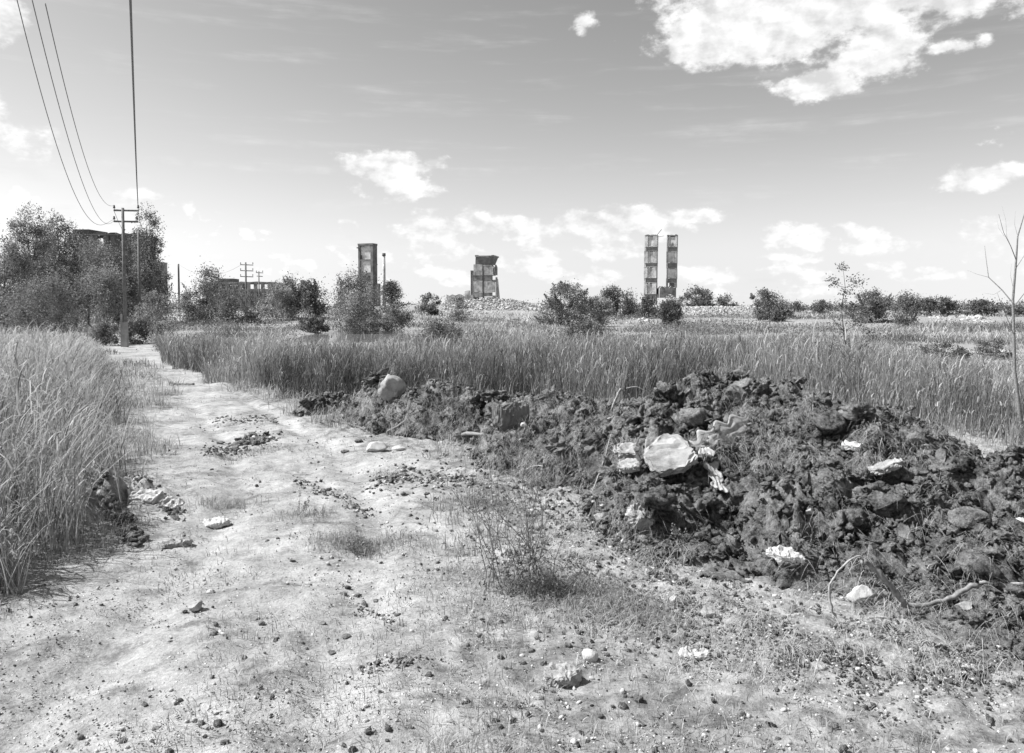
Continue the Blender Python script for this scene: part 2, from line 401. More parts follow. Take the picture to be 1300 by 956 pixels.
# ================================================================== GROUND AND TRACK
def grow(a, stop, step, g):
    r = []; 
    while a < stop: a += step; step *= g; r.append(a)
    return r
xs = list(np.arange(-9, 9.001, .055)); gx = grow(9, 3200, .06, 1.085); xs = [-v for v in gx][::-1] + xs + gx
ys = list(np.arange(3.2, 15.0, .05)); ys = [-v for v in grow(-3.2, 400, .1, 1.2)][::-1] + ys + grow(15, 5200, .05, 1.028)
xs, ys = np.array(sorted(set(np.round(xs, 4)))), np.array(sorted(set(np.round(ys, 4))))
XX, YY = np.meshgrid(xs, ys); nx, ny = len(xs), len(ys)
xf, yf = XX.ravel(), YY.ravel(); zf = gz(xf, yf)
smk = sandmask(xf, yf)
# bare dry bands between the distant tussocks
far_b = sst(np.hypot(xf, yf), 30, 60)
for X0, Y0, sx_, sy_ in ((34, 56, 26, 5), (60, 84, 40, 7), (-42, 100, 20, 10), (40, 140, 30, 12), (-2, 180, 40, 14), (12, 100, 30, 6)):
    smk = np.maximum(smk, np.exp(-((xf - X0) / sx_) ** 2 - ((yf - Y0) / sy_) ** 2) * .8 * sst(fbm(xf, yf, .12, 4, 33), -.2, .25))
# earth trodden out in front of the heap
_s = 650 + 1000 * xf / np.maximum(yf, .5); _f = np.interp(_s, _hs, _hFY)
soilm = sst(yf - _f, -2.2, .1) * (yf > 2) * (_s > 380) * sst(fbm(xf, yf, 1.3, 5, 34) + .35 * sst(_s, 600, 900), -.25, .2)
zf = zf + soilm * (np.abs(fbm(xf, yf, 5, 4, 35)) * .09 - .02) + .6 * (.02 * fbm(xf, yf, 9, 3, 36)) * (1 - far_b0(xf, yf))
ii = np.arange(nx * ny).reshape(ny, nx)
Q = np.stack([ii[:-1, :-1], ii[:-1, 1:], ii[1:, 1:], ii[1:, :-1]], -1).reshape(-1, 4)
cx, cy = xf[Q].mean(1), yf[Q].mean(1)
inr = (road_sd(cx, cy) + fbm(cx, cy, .8, 3, 3) * .8 > 0) & (cy < 70) & (cy > -60)
def sub(Qs, name):
    u, inv = np.unique(Qs, return_inverse=True)
    o = mesh_np(name, np.stack([xf[u], yf[u], zf[u]], 1), [inv.reshape(-1, 4)], M_GROUND, smooth=True, attrs={'sand': smk[u], 'far': far_b[u], 'soil': soilm[u]})
    o['kind'] = 'structure'; return o
sub(Q[~inr], 'ground'); sub(Q[inr], 'dirt_road')
# pond
mb = MB(); N = 40; ring = [(-10.6 + 5.9 * math.cos(a) * (1 + .1 * math.sin(3 * a)), 63 + 15.5 * math.sin(a), -.13) for a in np.linspace(0, 2 * math.pi, N, endpoint=False)]
mb.add([(-10.6, 63, -.13)] + ring, [], [(0, 1 + i, 1 + (i + 1) % N) for i in range(N)])
mb.build('water', M_WATER)['kind'] = 'structure'

# ================================================================== SOIL HEAP
hx = np.arange(-5.2, 8.6, .032); hy = np.arange(4.2, 18.2, .034)
HX, HY = np.meshgrid(hx, hy); hxf, hyf = HX.ravel(), HY.ravel()
Hh = heap(hxf, hyf)
# sideways jitter gives the clods small overhangs
fz = heap_fine(hxf, hyf) * np.clip(Hh * 4, 0, 1)
hz = gz(hxf, hyf) + Hh + fz - .015
jx = fbm(hxf, hyf, 7, 3, 95) * .09; jy = fbm(hxf, hyf, 7, 3, 96) * .09
ii = np.arange(len(hxf)).reshape(len(hy), len(hx))
Q = np.stack([ii[:-1, :-1], ii[:-1, 1:], ii[1:, 1:], ii[1:, :-1]], -1).reshape(-1, 4)
Q = Q[(Hh[Q].min(1) > .012)]
u, inv = np.unique(Q, return_inverse=True)
ho = mesh_np('soil_heap', np.stack([hxf[u] + jx[u], hyf[u] + jy[u], hz[u]], 1), [inv.reshape(-1, 4)], M_SOIL, smooth=True)
tag(ho, 'long heap of dumped dark crumbly soil running along the right of the track', 'soil heap')

# ------------------------------------------------------------------ lumps (shared by clods, stones, rubble)
def ico(sub):
    bm = bmesh.new(); bmesh.ops.create_icosphere(bm, subdivisions=sub, radius=1)
    V = np.array([v.co[:] for v in bm.verts]); F = np.array([[v.index for v in f.verts] for f in bm.faces]); bm.free(); return V, F
def lump_shapes(sub, n, facet=0., rough=.25, seed=1):
    V, F = ico(sub); r = np.random.default_rng(seed); out = []
    for k in range(n):
        P = V.copy()
        for _ in range(int(facet)):
            d = r.normal(size=3); d /= np.linalg.norm(d); h = r.uniform(.45, .8); e = np.maximum(P @ d - h, 0); P = P - e[:, None] * d
        s = r.uniform(0, 99)
        dn = fbm(P[:, 0] * 1.7 + s + P[:, 2], P[:, 1] * 1.7 - P[:, 2] * 1.3 + s, 1.6, 4, k + seed * 7)
        d2 = fbm(P[:, 0] * 5 + s + P[:, 2] * 2, P[:, 1] * 5 - P[:, 2] * 4 + s, 1.3, 3, k + 31)
        P = P * (1 + rough * 2 * dn + rough * .8 * d2)[:, None]; out.append(P)
    return out, F
def rotm(n, r):
    q = r.normal(size=(n, 4)); q /= np.linalg.norm(q, axis=1)[:, None]; a, b, c, d = q.T
    return np.stack([np.stack([1 - 2 * (c * c + d * d), 2 * (b * c - a * d), 2 * (b * d + a * c)], -1), np.stack([2 * (b * c + a * d), 1 - 2 * (b * b + d * d), 2 * (c * d - a * b)], -1),
                     np.stack([2 * (b * d - a * c), 2 * (c * d + a * b), 1 - 2 * (b * b + c * c)], -1)], 1)
def scatter_lumps(name, P, size, mat, sub=2, facet=0, rough=.25, seed=1, flat=.8, smooth=True):
    shp, F = lump_shapes(sub, 10, facet, rough, seed); r = np.random.default_rng(seed)
    n = len(P); Rm = rotm(n, r); k = r.integers(0, 10, n); B = np.stack(shp)[k]
    sc3 = np.stack([r.uniform(.8, 1.3, n), r.uniform(.7, 1.1, n), r.uniform(.6, 1., n)], 1)
    V = np.einsum('nij,nvj->nvi', Rm, B * sc3[:, None, :]); V[:, :, 2] *= flat; V = V * size[:, None, None] + P[:, None, :]
    nv = B.shape[1]; FF = (F[None] + (np.arange(n) * nv)[:, None, None]).reshape(-1, 3)
    o = mesh_np(name, V.reshape(-1, 3), [FF], mat, smooth=smooth); return o
def rand_heap(n, r, minh=.05, x0=-5., x1=8.4, y0=4.3, y1=17.):
    out = np.zeros((0, 2))
    while len(out) < n:
        x = r.uniform(x0, x1, n * 3); y = y0 + (y1 - y0) * r.uniform(0, 1, n * 3) ** 1.35; k = (heap(x, y) > minh) & (x / y < .85)
        out = np.concatenate([out, np.stack([x, y], 1)[k]])
    return out[:n]
r = np.random.default_rng(5)
p = rand_heap(16000, r); size = .007 + .055 * r.random(16000) ** 4.5; z = surf(p[:, 0], p[:, 1]) + size * .25
tag(scatter_lumps('soil_clods', np.column_stack([p, z]), size, M_SOIL, 3, 2, .55, 3), 'countless dark soil clods crumbling over the dumped heap', 'soil clods', kind='stuff')
p = rand_heap(260, r, .15); size = .05 + .12 * r.random(260) ** 2; z = surf(p[:, 0], p[:, 1]) + size * .15
o = scatter_lumps('soil_lumps', np.column_stack([p, z]), size, M_SOIL, 4, 3, .6, 4)
tag(o, 'bigger rounded lumps of dark earth sitting on the heap', 'soil lumps', kind='stuff')
# crumbs and pebbles strewn on the track and its margin
n = 9000; x = r.uniform(-6, 6.5, n * 2); y = 3.3 + 12 * r.random(n * 2) ** 1.5
wgt = .08 + .9 * sst(x - (-.9 + 0 * y), -2, 1.5) + .9 * sst(fbm(x, y, 1.2, 3, 51), .05, .3)
k = (r.random(n * 2) < wgt * .8) & (heap(x, y) < .03) & (np.abs(x / y) < .8); x, y = x[k][:n], y[k][:n]
size = .004 + .017 * r.random(len(x)) ** 4
kk = r.random(len(x)) < .5
for nm, sel, mt, lb in (('pebbles', kk, M_ROCK, 'pale pebbles strewn over the sandy track'), ('earth_crumbs', ~kk, M_SOIL, 'dark crumbs of earth strewn over the track and its edge')):
    zz = gz(x[sel], y[sel]) + size[sel] * .3
    tag(scatter_lumps(nm, np.column_stack([x[sel], y[sel], zz]), size[sel] * (1.0 if nm == 'pebbles' else 1.5), mt, 1, 3, .25, 6), lb, nm.replace('_', ' '), kind='stuff')

# fine grit that gives the bare ground its tooth
n = 60000; y = 3.2 + 9.5 * r.random(n) ** 1.6; x = r.uniform(-.75, .75, n) * y; k = (heap(x, y) < .02) & (r.random(n) < .45 + 1.4 * fbm(x, y, 1.6, 4, 53)); x, y = x[k], y[k]
size = .0018 + .0075 * r.random(len(x)) ** 3; kk = r.random(len(x)) < .5
for nm, sel, mt, lb in (('light_grit', kk, M_ROCK, 'pale grit lying on the bare ground'), ('dark_grit', ~kk, M_SOIL, 'dark grit and crumbs lying on the bare ground')):
    tag(scatter_lumps(nm, np.column_stack([x[sel], y[sel], gz(x[sel], y[sel]) + size[sel] * .5 + .006]), size[sel], mt, 1, 2, .3, 16), lb, 'grit', kind='stuff')

# ================================================================== BLADES AND LEAVES
def blades(name, P, H, Wd, mat, bend=(.05, .5), segs=4, vv=None, r=None, lean=None, az=None, parent=None, flop=0.):
    n = len(P); r = r or rng; az = r.uniform(0, 2 * math.pi, n) if az is None else az; bd = r.uniform(bend[0], bend[1], n) * H
    d = np.stack([np.cos(az), np.sin(az), np.zeros(n)], 1); s = az + r.uniform(.8, 2.3, n); sd_ = np.stack([np.cos(s), np.sin(s), np.zeros(n)], 1)
    ts = np.linspace(0, 1, segs + 1); L = []
    for i, tt in enumerate(ts):
        c = P + d * (bd * tt ** 1.8)[:, None]; c[:, 2] += H * tt - (bd * .55) * tt ** 3 - flop * H * tt ** 2.2
        if lean is not None: c = c + lean * (H * tt)[:, None]
        if i == segs: L.append(c[:, None, :])
        else:
            wv = sd_ * (Wd * (.8 if i == 0 else 1 - tt * .75) * .5)[:, None]; L.append(np.stack([c - wv, c + wv], 1))
    V = np.concatenate(L, 1); nv = V.shape[1]; base = (np.arange(n) * nv)[:, None]
    q = np.array([[2 * i, 2 * i + 1, 2 * i + 3, 2 * i + 2] for i in range(segs - 1)]); F4 = (base[:, :, None] + q[None]).reshape(-1, 4)
    e = 2 * (segs - 1); F3 = base + np.array([[e, e + 1, e + 2]])
    vv = r.random(n) if vv is None else vv
    return mesh_np(name, V.reshape(-1, 3), [F4, F3], mat, parent, attrs={'v': np.repeat(vv, nv)})
def leafV(P, size, r, asp=.5, up=0.):
    n = len(P); a = r.normal(size=(n, 3)); a[:, 2] += up; a /= np.linalg.norm(a, axis=1)[:, None]
    b = r.normal(size=(n, 3)); b -= a * (a * b).sum(1)[:, None]; b /= np.linalg.norm(b, axis=1)[:, None]
    s = size[:, None]
    return np.stack([P - a * s * .5, P + b * s * asp * .5 + a * s * .05, P + a * s * .5, P - b * s * asp * .5 + a * s * .05], 1)
def leaves(name, P, size, mat, r, asp=.55, parent=None, vv=None, up=0.):
    V = leafV(P, size, r, asp, up); n = len(P); F = np.arange(n * 4).reshape(n, 4); vv = r.random(n) if vv is None else vv
    if parent is not None: V = V - np.array(parent_world(parent))
    return mesh_np(name, V.reshape(-1, 3), [F], mat, parent, attrs={'v': np.repeat(vv, 4)})

# ---- where reeds stand
_lp = [(430,118),(440,122),(455,128),(470,135),(500,140),(540,135),(600,130),(650,130),(700,110),(725,40),(760,-60)]
_ly = np.array([Yof(a) for a, _ in _lp])[::-1]; _lx = np.array([colx(b_, Yof(a)) for a, b_ in _lp])[::-1]
def left_reeds(x, y):
    e = np.interp(y, _ly, _lx); return (x < e + fbm(x, y, 1.5, 3, 41) * .8) & (y > 5.6) & (y < 46)
def reedset(x, y, h, r, wmul=1.):
    n = len(x); z = surf(x, y); P = np.column_stack([x, y, z]); return P
# left bed
r = np.random.default_rng(21)
n0 = 90000; y = 5.7 + 38 * r.random(n0) ** 1.25; x = -.9 * y + r.random(n0) * (.45 * y + 1.5)
k = left_reeds(x, y) & (x / y > -.88); x, y = x[k][:30000], y[k][:30000]; n = len(x)
cl_ = fbm(x, y, .9, 4, 42)
ed = np.clip((np.interp(y, _ly, _lx) - x) / 1.0, 0, 1)
H = (.95 + .7 * r.random(n) + .7 * cl_) * (.45 + .55 * ed); H *= 1 - .45 * sst(y, 16, 40)
P = reedset(x, y, H, r); Wd = (.007 + .0007 * y) * r.uniform(.4, 1.5, n)
vv = np.clip(.62 + .9 * cl_ + r.normal(0, .26, n), 0, 1)
o = blades('reed_bed', P, H, Wd, M_REED, (.02, .45), 5, vv, r, lean=r.normal(0, .21, (len(P), 3)) * np.array([1, 1, 0])); tag(o, 'tall pale reeds filling the left side beside the track', 'reeds', kind='stuff')
idx = r.integers(0, n, 20000); P2 = P[idx].copy(); f = r.uniform(.25, .85, len(idx)); P2[:, 2] += H[idx] * f
blo = blades('reed_leaves', P2, H[idx] * r.uniform(.2, .42, len(idx)), Wd[idx] * 1.4, M_REED, (.5, 1.3), 4, np.clip(vv[idx] + .1, 0, 1), r)
tag(blo, 'arching reed leaves in the bed left of the track', 'reed leaves', kind='stuff')

# middle and right bed
_mf = [(205,462),(250,478),(300,492),(360,508),(430,512),(520,505),(600,510),(700,515),(800,512),(900,505),(1000,520),(1080,535),(1180,545),(1300,560),(1500,580)]
_mpx = np.array([a for a, _ in _mf], float); _mY = np.array([Yof(b_) for _, b_ in _mf]) 
_bpx = np.array([205,250,300,380,520,600,700,900,1000,1100,1200,1300,1500], float); _bY = np.array([38,33,30,26,26,32,36,36,32,28,23,19,16.])
def mid_edges(x, y):
    s = 650 + 1000 * x / y; return y - np.interp(s, _mpx, _mY), np.interp(s, _bpx, _bY) - y, s
r = np.random.default_rng(22)
n0 = 330000; y = 10.5 + 28 * r.random(n0) ** 1.1; s_ = r.uniform(205, 1420, n0); x = (s_ - 650) / 1000 * y
df, db, s_ = mid_edges(x, y); gap = fbm(x, y, .45, 4, 43)
k = (df + gap * 2.6 + fbm(x, y, 2.2, 3, 49) * .9 > 0) & (db > 0) & (heap(x, y) < .03) & (r.random(n0) < y / 38) & (gap > -.30 - .2 * (s_ < 950))
x, y, df, s_ = x[k][:68000], y[k][:68000], df[k][:68000], s_[k][:68000]; n = len(x); cl_ = fbm(x, y, .6, 4, 44)
topz = CH - (.037 + .022 * sst(s_, 1040, 1180)) * y                                # tops stay a little under the eye line as in the photograph
H = np.minimum((1.02 + .55 * r.random(n) + 1.1 * cl_ + .5 * fbm(x, y, 1.9, 3, 50)), topz * (r.uniform(.6, 1.1, n) + .35 * cl_ + .25 * np.minimum(gap[k][:68000] if len(gap) == len(k) else 0, 0))) * (.45 + .55 * np.clip(df / 1.2, 0, 1))
H = np.maximum(H, .3) * np.where(s_ > 1080, 1 - .3 * sst(s_, 1080, 1350), 1)
P = np.column_stack([x, y, surf(x, y)]); Wd = (.006 + .0007 * y) * r.uniform(.5, 1.3, n)
vv = np.clip(.35 + .9 * cl_ + .5 * fbm(x, y, 2.2, 3, 48) + r.normal(0, .27, n), 0, 1)
o = blades('reed_bed', P, H, Wd, M_REED, (.0, .35), 4, vv, r, lean=r.normal(0, .18, (len(P), 3)) * np.array([1, 1, 0])); tag(o, 'wide bed of upright reeds behind the soil heap', 'reeds', kind='stuff')
idx = r.integers(0, n, 26000); P2 = P[idx].copy(); P2[:, 2] += H[idx] * r.uniform(.3, .9, len(idx))
blo = blades('reed_leaves', P2, H[idx] * r.uniform(.15, .35, len(idx)), Wd[idx] * 1.5, M_REED, (.4, 1.2), 3, np.clip(vv[idx] + .15, 0, 1), r)
tag(blo, 'arching reed leaves in the bed behind the soil heap', 'reed leaves', kind='stuff')

def stripe(x, y):
    f = fbm(x, y, .12, 4, 33); a = 0
    for X0, Y0, sx_, sy_ in ((34, 56, 22, 3.5), (58, 84, 40, 6), (-24, 64, 8, 5), (12, 100, 30, 5)): a = np.maximum(a, np.exp(-((x - X0) / sx_) ** 2 - ((y - Y0 + 3 * f) / sy_) ** 2))
    return a
# far meadow: tussocks, larger blades farther off
r = np.random.default_rng(23)
n0 = 150000; y = 24 * np.exp(r.random(n0) * math.log(220 / 24)); x = r.uniform(-.85, .85, n0) * y
df, db, s_ = mid_edges(x, y); tus = fbm(x, y, .16, 4, 45); e = ((x + 10.6) / 6.2) ** 2 + ((y - 63) / 16.) ** 2
infront = (s_ > 375) & (s_ < 520) & (y < 58)
k = ((db < 0) | (s_ < 205)) & (tus > -.14) & (e > 1) & (stripe(x, y) < .35) & (road_sd(x, y) < -.2)
x, y, tus, inf = x[k][:75000], y[k][:75000], tus[k][:75000], infront[k][:75000]; n = len(x)
H = np.clip(.18 + 1.3 * tus + .3 * r.random(n), .12, 1.1); H = np.where(inf, np.minimum(H, .35), H); H = np.minimum(H, np.maximum(.25, (2.0 - gz(x, y)) * .8))
vv = np.clip(.5 - .3 * tus + 1.3 * fbm(x, y, .09, 4, 47) + r.normal(0, .25, n), 0, 1); vv[r.random(n) < .2] *= .4
Wd = .0013 * y * r.uniform(.6, 1.5, n)
o = blades('meadow_grass', np.column_stack([x, y, gz(x, y)]), H, Wd, M_GRASS, (.1, .9), 2, vv, r, lean=r.normal(0, .3, (n, 3)) * np.array([1, 1, 0])); tag(o, 'rough tussocky grass covering the flat land behind the reeds', 'grass', kind='stuff')

# low dark scrub and weeds that break up the meadow and the reeds
r = np.random.default_rng(58); n0 = 4200; y = 17 * np.exp(r.random(n0) * math.log(125 / 17)); x = r.uniform(-.8, .8, n0) * y
df, db, s_ = mid_edges(x, y); f = fbm(x, y, .11, 4, 59)
k = (f > -.07) & (df > .8) & (s_ > 212) & (stripe(x, y) < .3) & (road_sd(x, y) < -.5) & (((x + 10.6) / 6.) ** 2 + ((y - 63) / 16.) ** 2 > 1) & ~((s_ > 380) & (s_ < 520) & (y > 27) & (y < 60))
x, y = x[k][:640], y[k][:640]; PP = []; SS = []; VV = []
for a, b_ in zip(x, y):
    m_ = 150; w_ = (.25 + .011 * b_) * r.uniform(.6, 1.4); hh = (.42 + .004 * b_) * r.uniform(.6, 1.25) * (1 - .35 * (b_ > 26) * (a / b_ > .3)); g = r.normal(0, 1, (m_, 3)) * np.array([w_, w_, hh * .42]); g[:, 2] = np.abs(g[:, 2]) + (.5 if b_ < 34 else .1) * hh
    PP.append(g + np.array([a, b_, float(gz(np.array([a]), np.array([b_]))[0])])); SS.append(np.full(m_, max(.035, .0021 * b_)) * r.uniform(.6, 1.4, m_)); VV.append(np.clip(r.normal(r.uniform(.2, .8), .2, m_), 0, 1))
tag(leaves('scrub', np.concatenate(PP), np.concatenate(SS), M_WEED, r, .5, None, np.concatenate(VV), up=.2), 'low dark scrub and weeds scattered through the meadow', 'scrub', kind='stuff')

# near grass: verges, sparse dry tufts on the track, short litter at the heap's foot
def grass_zone(name, label, n0, fn, seed, hmul=1., mat=None, wmul=1., bend=(.2, 1.1)):
    r = np.random.default_rng(seed); y = 3.2 + 27 * r.random(n0) ** 1.7; x = r.uniform(-.85, .85, n0) * y
    pr, H, v = fn(x, y, r); k = r.random(n0) < pr; x, y, H, v = x[k], y[k], H[k], v[k]; n = len(x)
    H = H * r.uniform(.5, 1.25, n) * hmul; Wd = (.0022 + .0007 * y) * r.uniform(.6, 1.4, n) * wmul
    o = blades(name, np.column_stack([x, y, surf(x, y) - .005]), H, Wd, mat or M_GRASS, bend, 3, np.clip(v + r.normal(0, .2, n), 0, 1), r)
    tag(o, label, 'grass', kind='stuff'); print(name, n)
def g_verge(x, y, r):
    sd_ = road_sd(x, y); hp = heap(x, y); f = fbm(x, y, 1.3, 4, 61)
    pr = np.where(hp > .02, 0, sst(-sd_ + f * 1.2, -.05, .6)); pr = pr * (.25 + 1.2 * np.clip(f + .15, 0, 1)) * (1 - .72 * sst(650 + 1000 * x / y, 500, 700) * (y < 11))
    s_ = 650 + 1000 * x / y
    right = sst(s_, 520, 800)
    H = (.10 + .12 * np.clip(f + .3, 0, 1)) * (1 - .45 * right) + .20 * sst(y, 9, 14) * (1 - right * .4)
    H = np.where((s_ < 215) & (y > 9) & (y < 26), .36, H)
    return np.clip(pr, 0, 1), H, .62 - f * .5 + 0 * x
grass_zone('verge_grass', 'dry grass along both edges of the track', 190000, g_verge, 62)
def g_track(x, y, r):
    sd_ = road_sd(x, y); f = fbm(x, y, .75, 4, 63); f2 = fbm(x, y, 3.5, 3, 64)
    pr = sst(f + f2 * .45, .0, .36) * (sd_ > -.4) * (heap(x, y) < .02) * .6 * (.35 + .65 * (1 - sst(y, 9, 14)))
    return pr, .05 + .05 * np.clip(f + .3, 0, 1) + 0 * x, .45 + 0 * x
grass_zone('track_grass', 'short sparse dry grass tufts growing on the track', 110000, g_track, 65)
# tussocks marked one by one in the photograph
tus = [(480,690,.40,.10,.25,900),(430,690,.3,.10,.4,500),(285,640,.35,.12,.35,500),(385,655,.3,.11,.4,450),(600,640,.35,.08,.4,500),(500,600,.3,.05,.2,300),(715,752,.42,.12,.3,700),(770,775,.4,.11,.25,600),(665,745,.25,.15,.2,350),(590,735,.4,.10,.6,350),(330,572,.4,.06,.1,600),(290,580,.3,.05,.15,400),(820,790,.3,.08,.25,500)]
r = np.random.default_rng(66); PP = []; HH = []; VV = []
for px, py, rad, h, v, n in tus:
    c = gpt(px, py); a = r.normal(0, rad * .45, (n, 2)); x, y = c.x + a[:, 0] * 1.3, c.y + a[:, 1]; PP.append(np.column_stack([x, y, surf(x, y)])); HH.append(h * r.uniform(.5, 1.3, n)); VV.append(np.clip(v + r.normal(0, .15, n), 0, 1))
PP = np.concatenate(PP); o = blades('grass_tufts', PP, np.concatenate(HH), .006 * r.uniform(.5, 1.3, len(PP)), M_GRASS, (.3, 1.4), 3, np.concatenate(VV), r)
tag(o, 'darker grass tufts dotted over the foreground', 'grass', kind='stuff')

# grass strands flopped over the heap
r = np.random.default_rng(67); PP = []
for px0, px1, py0, py1, n in ((620,790,528,610,5200),(690,780,518,565,2600),(430,600,500,545,3800),(560,640,530,560,700),(900,1040,520,600,3600),(1080,1300,520,600,2200),(860,960,490,520,700),(1000,1300,600,760,1800),(840,1300,745,860,2600),(640,860,640,800,2200),(780,900,640,720,700),(660,860,500,530,900)):
    m_ = 0
    g = [hit(a, b_) for a, b_ in zip(r.uniform(px0, px1, 90), r.uniform(py0, py1, 90))]
    g = np.array([v[:] for v in g]); g = g[(heap(g[:, 0], g[:, 1]) > .01) | (py0 > 630)]
    if len(g) == 0: continue
    q = g[r.integers(0, len(g), n)] + r.normal(0, .07, (n, 3)); q[:, 2] = surf(q[:, 0], q[:, 1]) + .01; PP.append(q)
PP = np.concatenate(PP); PP = PP[r.random(len(PP)) < .6]; n = len(PP)
o = blades('flopped_grass', PP, r.uniform(.05, .17, n), .0052 * r.uniform(.5, 1.2, n), M_GRASS, (.8, 2.4), 4, np.clip(r.normal(.62, .25, n), 0, 1), r, az=r.normal(R(-100), .9, n), flop=.5)
tag(o, 'matted dry grass hanging down over the soil heap', 'dry grass', kind='stuff')


# ================================================================== FAR RUINS AND BUILDINGS
def pb(mb, px0, px1, py0, py1, Y, dep, jit=0):
    """solid whose face towards the road spans these photo columns and rows at depth Y"""
    z1, z0 = at(650, py0, Y).z, at(650, py1, Y).z
    return mb.box(colx(px0, Y), colx(px1, Y), Y, Y + dep, z0, z1, jit=jit)
def ragged(mb, px0, px1, pyt, pyb, Y, dep, amp, n=8, seed=0):
    """solid with a broken top edge"""
    rr = random.Random(seed); xs_ = [colx(px0 + (px1 - px0) * i / n, Y) for i in range(n + 1)]
    zb = at(650, pyb, Y).z; zt = [at(650, pyt + rr.uniform(-amp, amp), Y).z for _ in xs_]; V = []; F = []
    for x, z in zip(xs_, zt): V += [(x, Y, zb), (x, Y, z), (x, Y + dep, z), (x, Y + dep, zb)]
    for i in range(n):
        a, b = i * 4, i * 4 + 4; F += [(a, b, b + 1, a + 1), (a + 1, b + 1, b + 2, a + 2), (a + 2, b + 2, b + 3, a + 3), (a + 3, b + 3, b, a)]
    F += [(0, 1, 2, 3), (n * 4, n * 4 + 3, n * 4 + 2, n * 4 + 1)]
    mb.add(V, F)

# --- tall lift shaft, left of the centre
Y = 200.
e = empty('ruined_shaft', (colx(464.5, Y), Y, 0), 'slender ruined shaft with pale panels in a dark frame, left of the thin chimney', 'ruin')
mb = MB(); pb(mb, 453.3, 456.2, 310, 396, Y, 2.4); pb(mb, 472.4, 476, 310, 396, Y, 2.4); pb(mb, 452.8, 476.2, 309, 311.4, Y - .1, 2.6); pb(mb, 456.2, 472.4, 329.2, 331.4, Y + .05, .6); pb(mb, 456.2, 472.4, 346, 350, Y + .05, .5)
pb(mb, 451.6, 454.5, 313.5, 315, Y - .3, .9); pb(mb, 457, 461, 311.4, 313, Y + .1, .5)
mb.build('frame', M_TDARK, e)
mb = MB(); pb(mb, 456.2, 472.4, 311.4, 329.2, Y + .45, .3); pb(mb, 456.2, 472.4, 331.4, 346, Y + .4, .3); mb.build('plaster_panel', M_PLASTER, e)
mb = MB(); pb(mb, 456.2, 472.4, 350, 396, Y + .5, .3); pb(mb, 456.2, 472.4, 311.4, 396, Y + 2., .3); mb.build('wall', M_TCONC, e)
mb = MB(); pb(mb, 456.4, 458.6, 324, 330, Y + .30, .2); mb.build('window', M_TDARK, e)  # dark plate painted for the shade in the window hole
mb = MB(); ragged(mb, 476.2, 480, 361, 396, Y + 1, 2, 1.5, 3, 4); mb.build('broken_wall', M_TCONC, e)
# --- chimney
Y = 205.
e = empty('brick_chimney', (colx(488, Y), Y, 0), 'thin brick chimney standing alone behind the dark pine', 'chimney')
mb = MB(); x = colx(488, Y); z0, z1 = at(0, 396, Y).z, at(0, 325, Y).z; mb.tube([(x, Y, z0), (x, Y, (z0 + z1) / 2), (x, Y, z1)], [.5, .42, .36], 12); mb.build('stack', M_BRICK, e, True)
mb = MB(); mb.tube([(x, Y, z1), (x, Y, z1 + .25), (x, Y, z1 + .75)], [.46, .5, .42], 12); mb.build('cap', M_TDARK, e, True)
mb = MB(); pb(mb, 432, 434.6, 361, 396, 200., .6); pb(mb, 431.6, 435, 360.4, 361.6, 199.9, .8)
tag(mb.build('concrete_post', M_TCONC), 'short lone concrete post left of the leaning bush', 'post')

# --- middle ruin
Y = 190.
e = empty('ruined_tower', (colx(616, Y), Y, 0), 'stocky broken tower of stained panels with an overhanging box on top', 'ruin')
mb = MB(); zt, zb = at(650, 325, Y).z, at(650, 335.6, Y).z      # splayed top box, open to the right
a0, a1, b0, b1 = colx(604, Y), colx(628.6, Y), colx(603.6, Y), colx(624.5, Y)
mb.add([(b0, Y, zb), (b1, Y, zb), (b1, Y + 4, zb), (b0, Y + 4, zb), (a0, Y - .1, zt), (a1, Y - .1, zt), (a1, Y + 4.2, zt), (a0, Y + 4.2, zt)], [(0, 3, 2, 1), (0, 1, 5, 4), (1, 2, 6, 5), (2, 3, 7, 6), (3, 0, 4, 7)])
mb.build('top_box', M_TDARK, e)
mb = MB(); pb(mb, 603.4, 629, 324.4, 326, Y - .25, 4.6); pb(mb, 616, 628.4, 326.4, 327.6, Y - .2, .3); pb(mb, 603, 607, 323.6, 325, Y, .6); pb(mb, 624, 627, 323.8, 325, Y, .6); mb.build('top_slab', M_TCONC, e)
mb = MB(); pb(mb, 601.3, 612.6, 335.6, 350, Y, .5); pb(mb, 601, 612.4, 357, 371, Y, .5); pb(mb, 614, 626, 336.2, 348.5, Y + .1, .5); pb(mb, 614, 628, 358, 371, Y + .1, .5); mb.build('plaster_panel', M_TPALE, e)
mb = MB(); pb(mb, 601.1, 612.4, 350.3, 356.7, Y + .04, .5); pb(mb, 600.8, 612.2, 371.3, 377.5, Y + .04, .5); pb(mb, 614, 624.8, 348.8, 357.6, Y + .2, .5); pb(mb, 614, 624.6, 371.3, 376.4, Y + .2, .5)
pb(mb, 629, 631.0, 352, 396, Y + .1, .5); pb(mb, 625.2, 629, 355.2, 358, Y + .2, .5); pb(mb, 625.2, 629, 375.2, 378, Y + .2, .5); ragged(mb, 626, 631, 338, 349.5, Y + .3, .4, 2.2, 4, 2)
pb(mb, 601, 604, 335.6, 396, Y + 3.5, .6); pb(mb, 601.2, 601.9, 336, 396, Y + .51, 3.); mb.build('wall', M_TCONC, e)
mb = MB(); pb(mb, 612.6, 614, 337, 396, Y + .3, .6); pb(mb, 614, 629, 377.5, 396, Y + .3, .5); pb(mb, 600.8, 612.2, 378, 380, Y + .3, .5); pb(mb, 601, 629, 349.2, 350.2, Y - .12, .4); mb.build('dark_band', M_TDARK, e)
mb = MB()
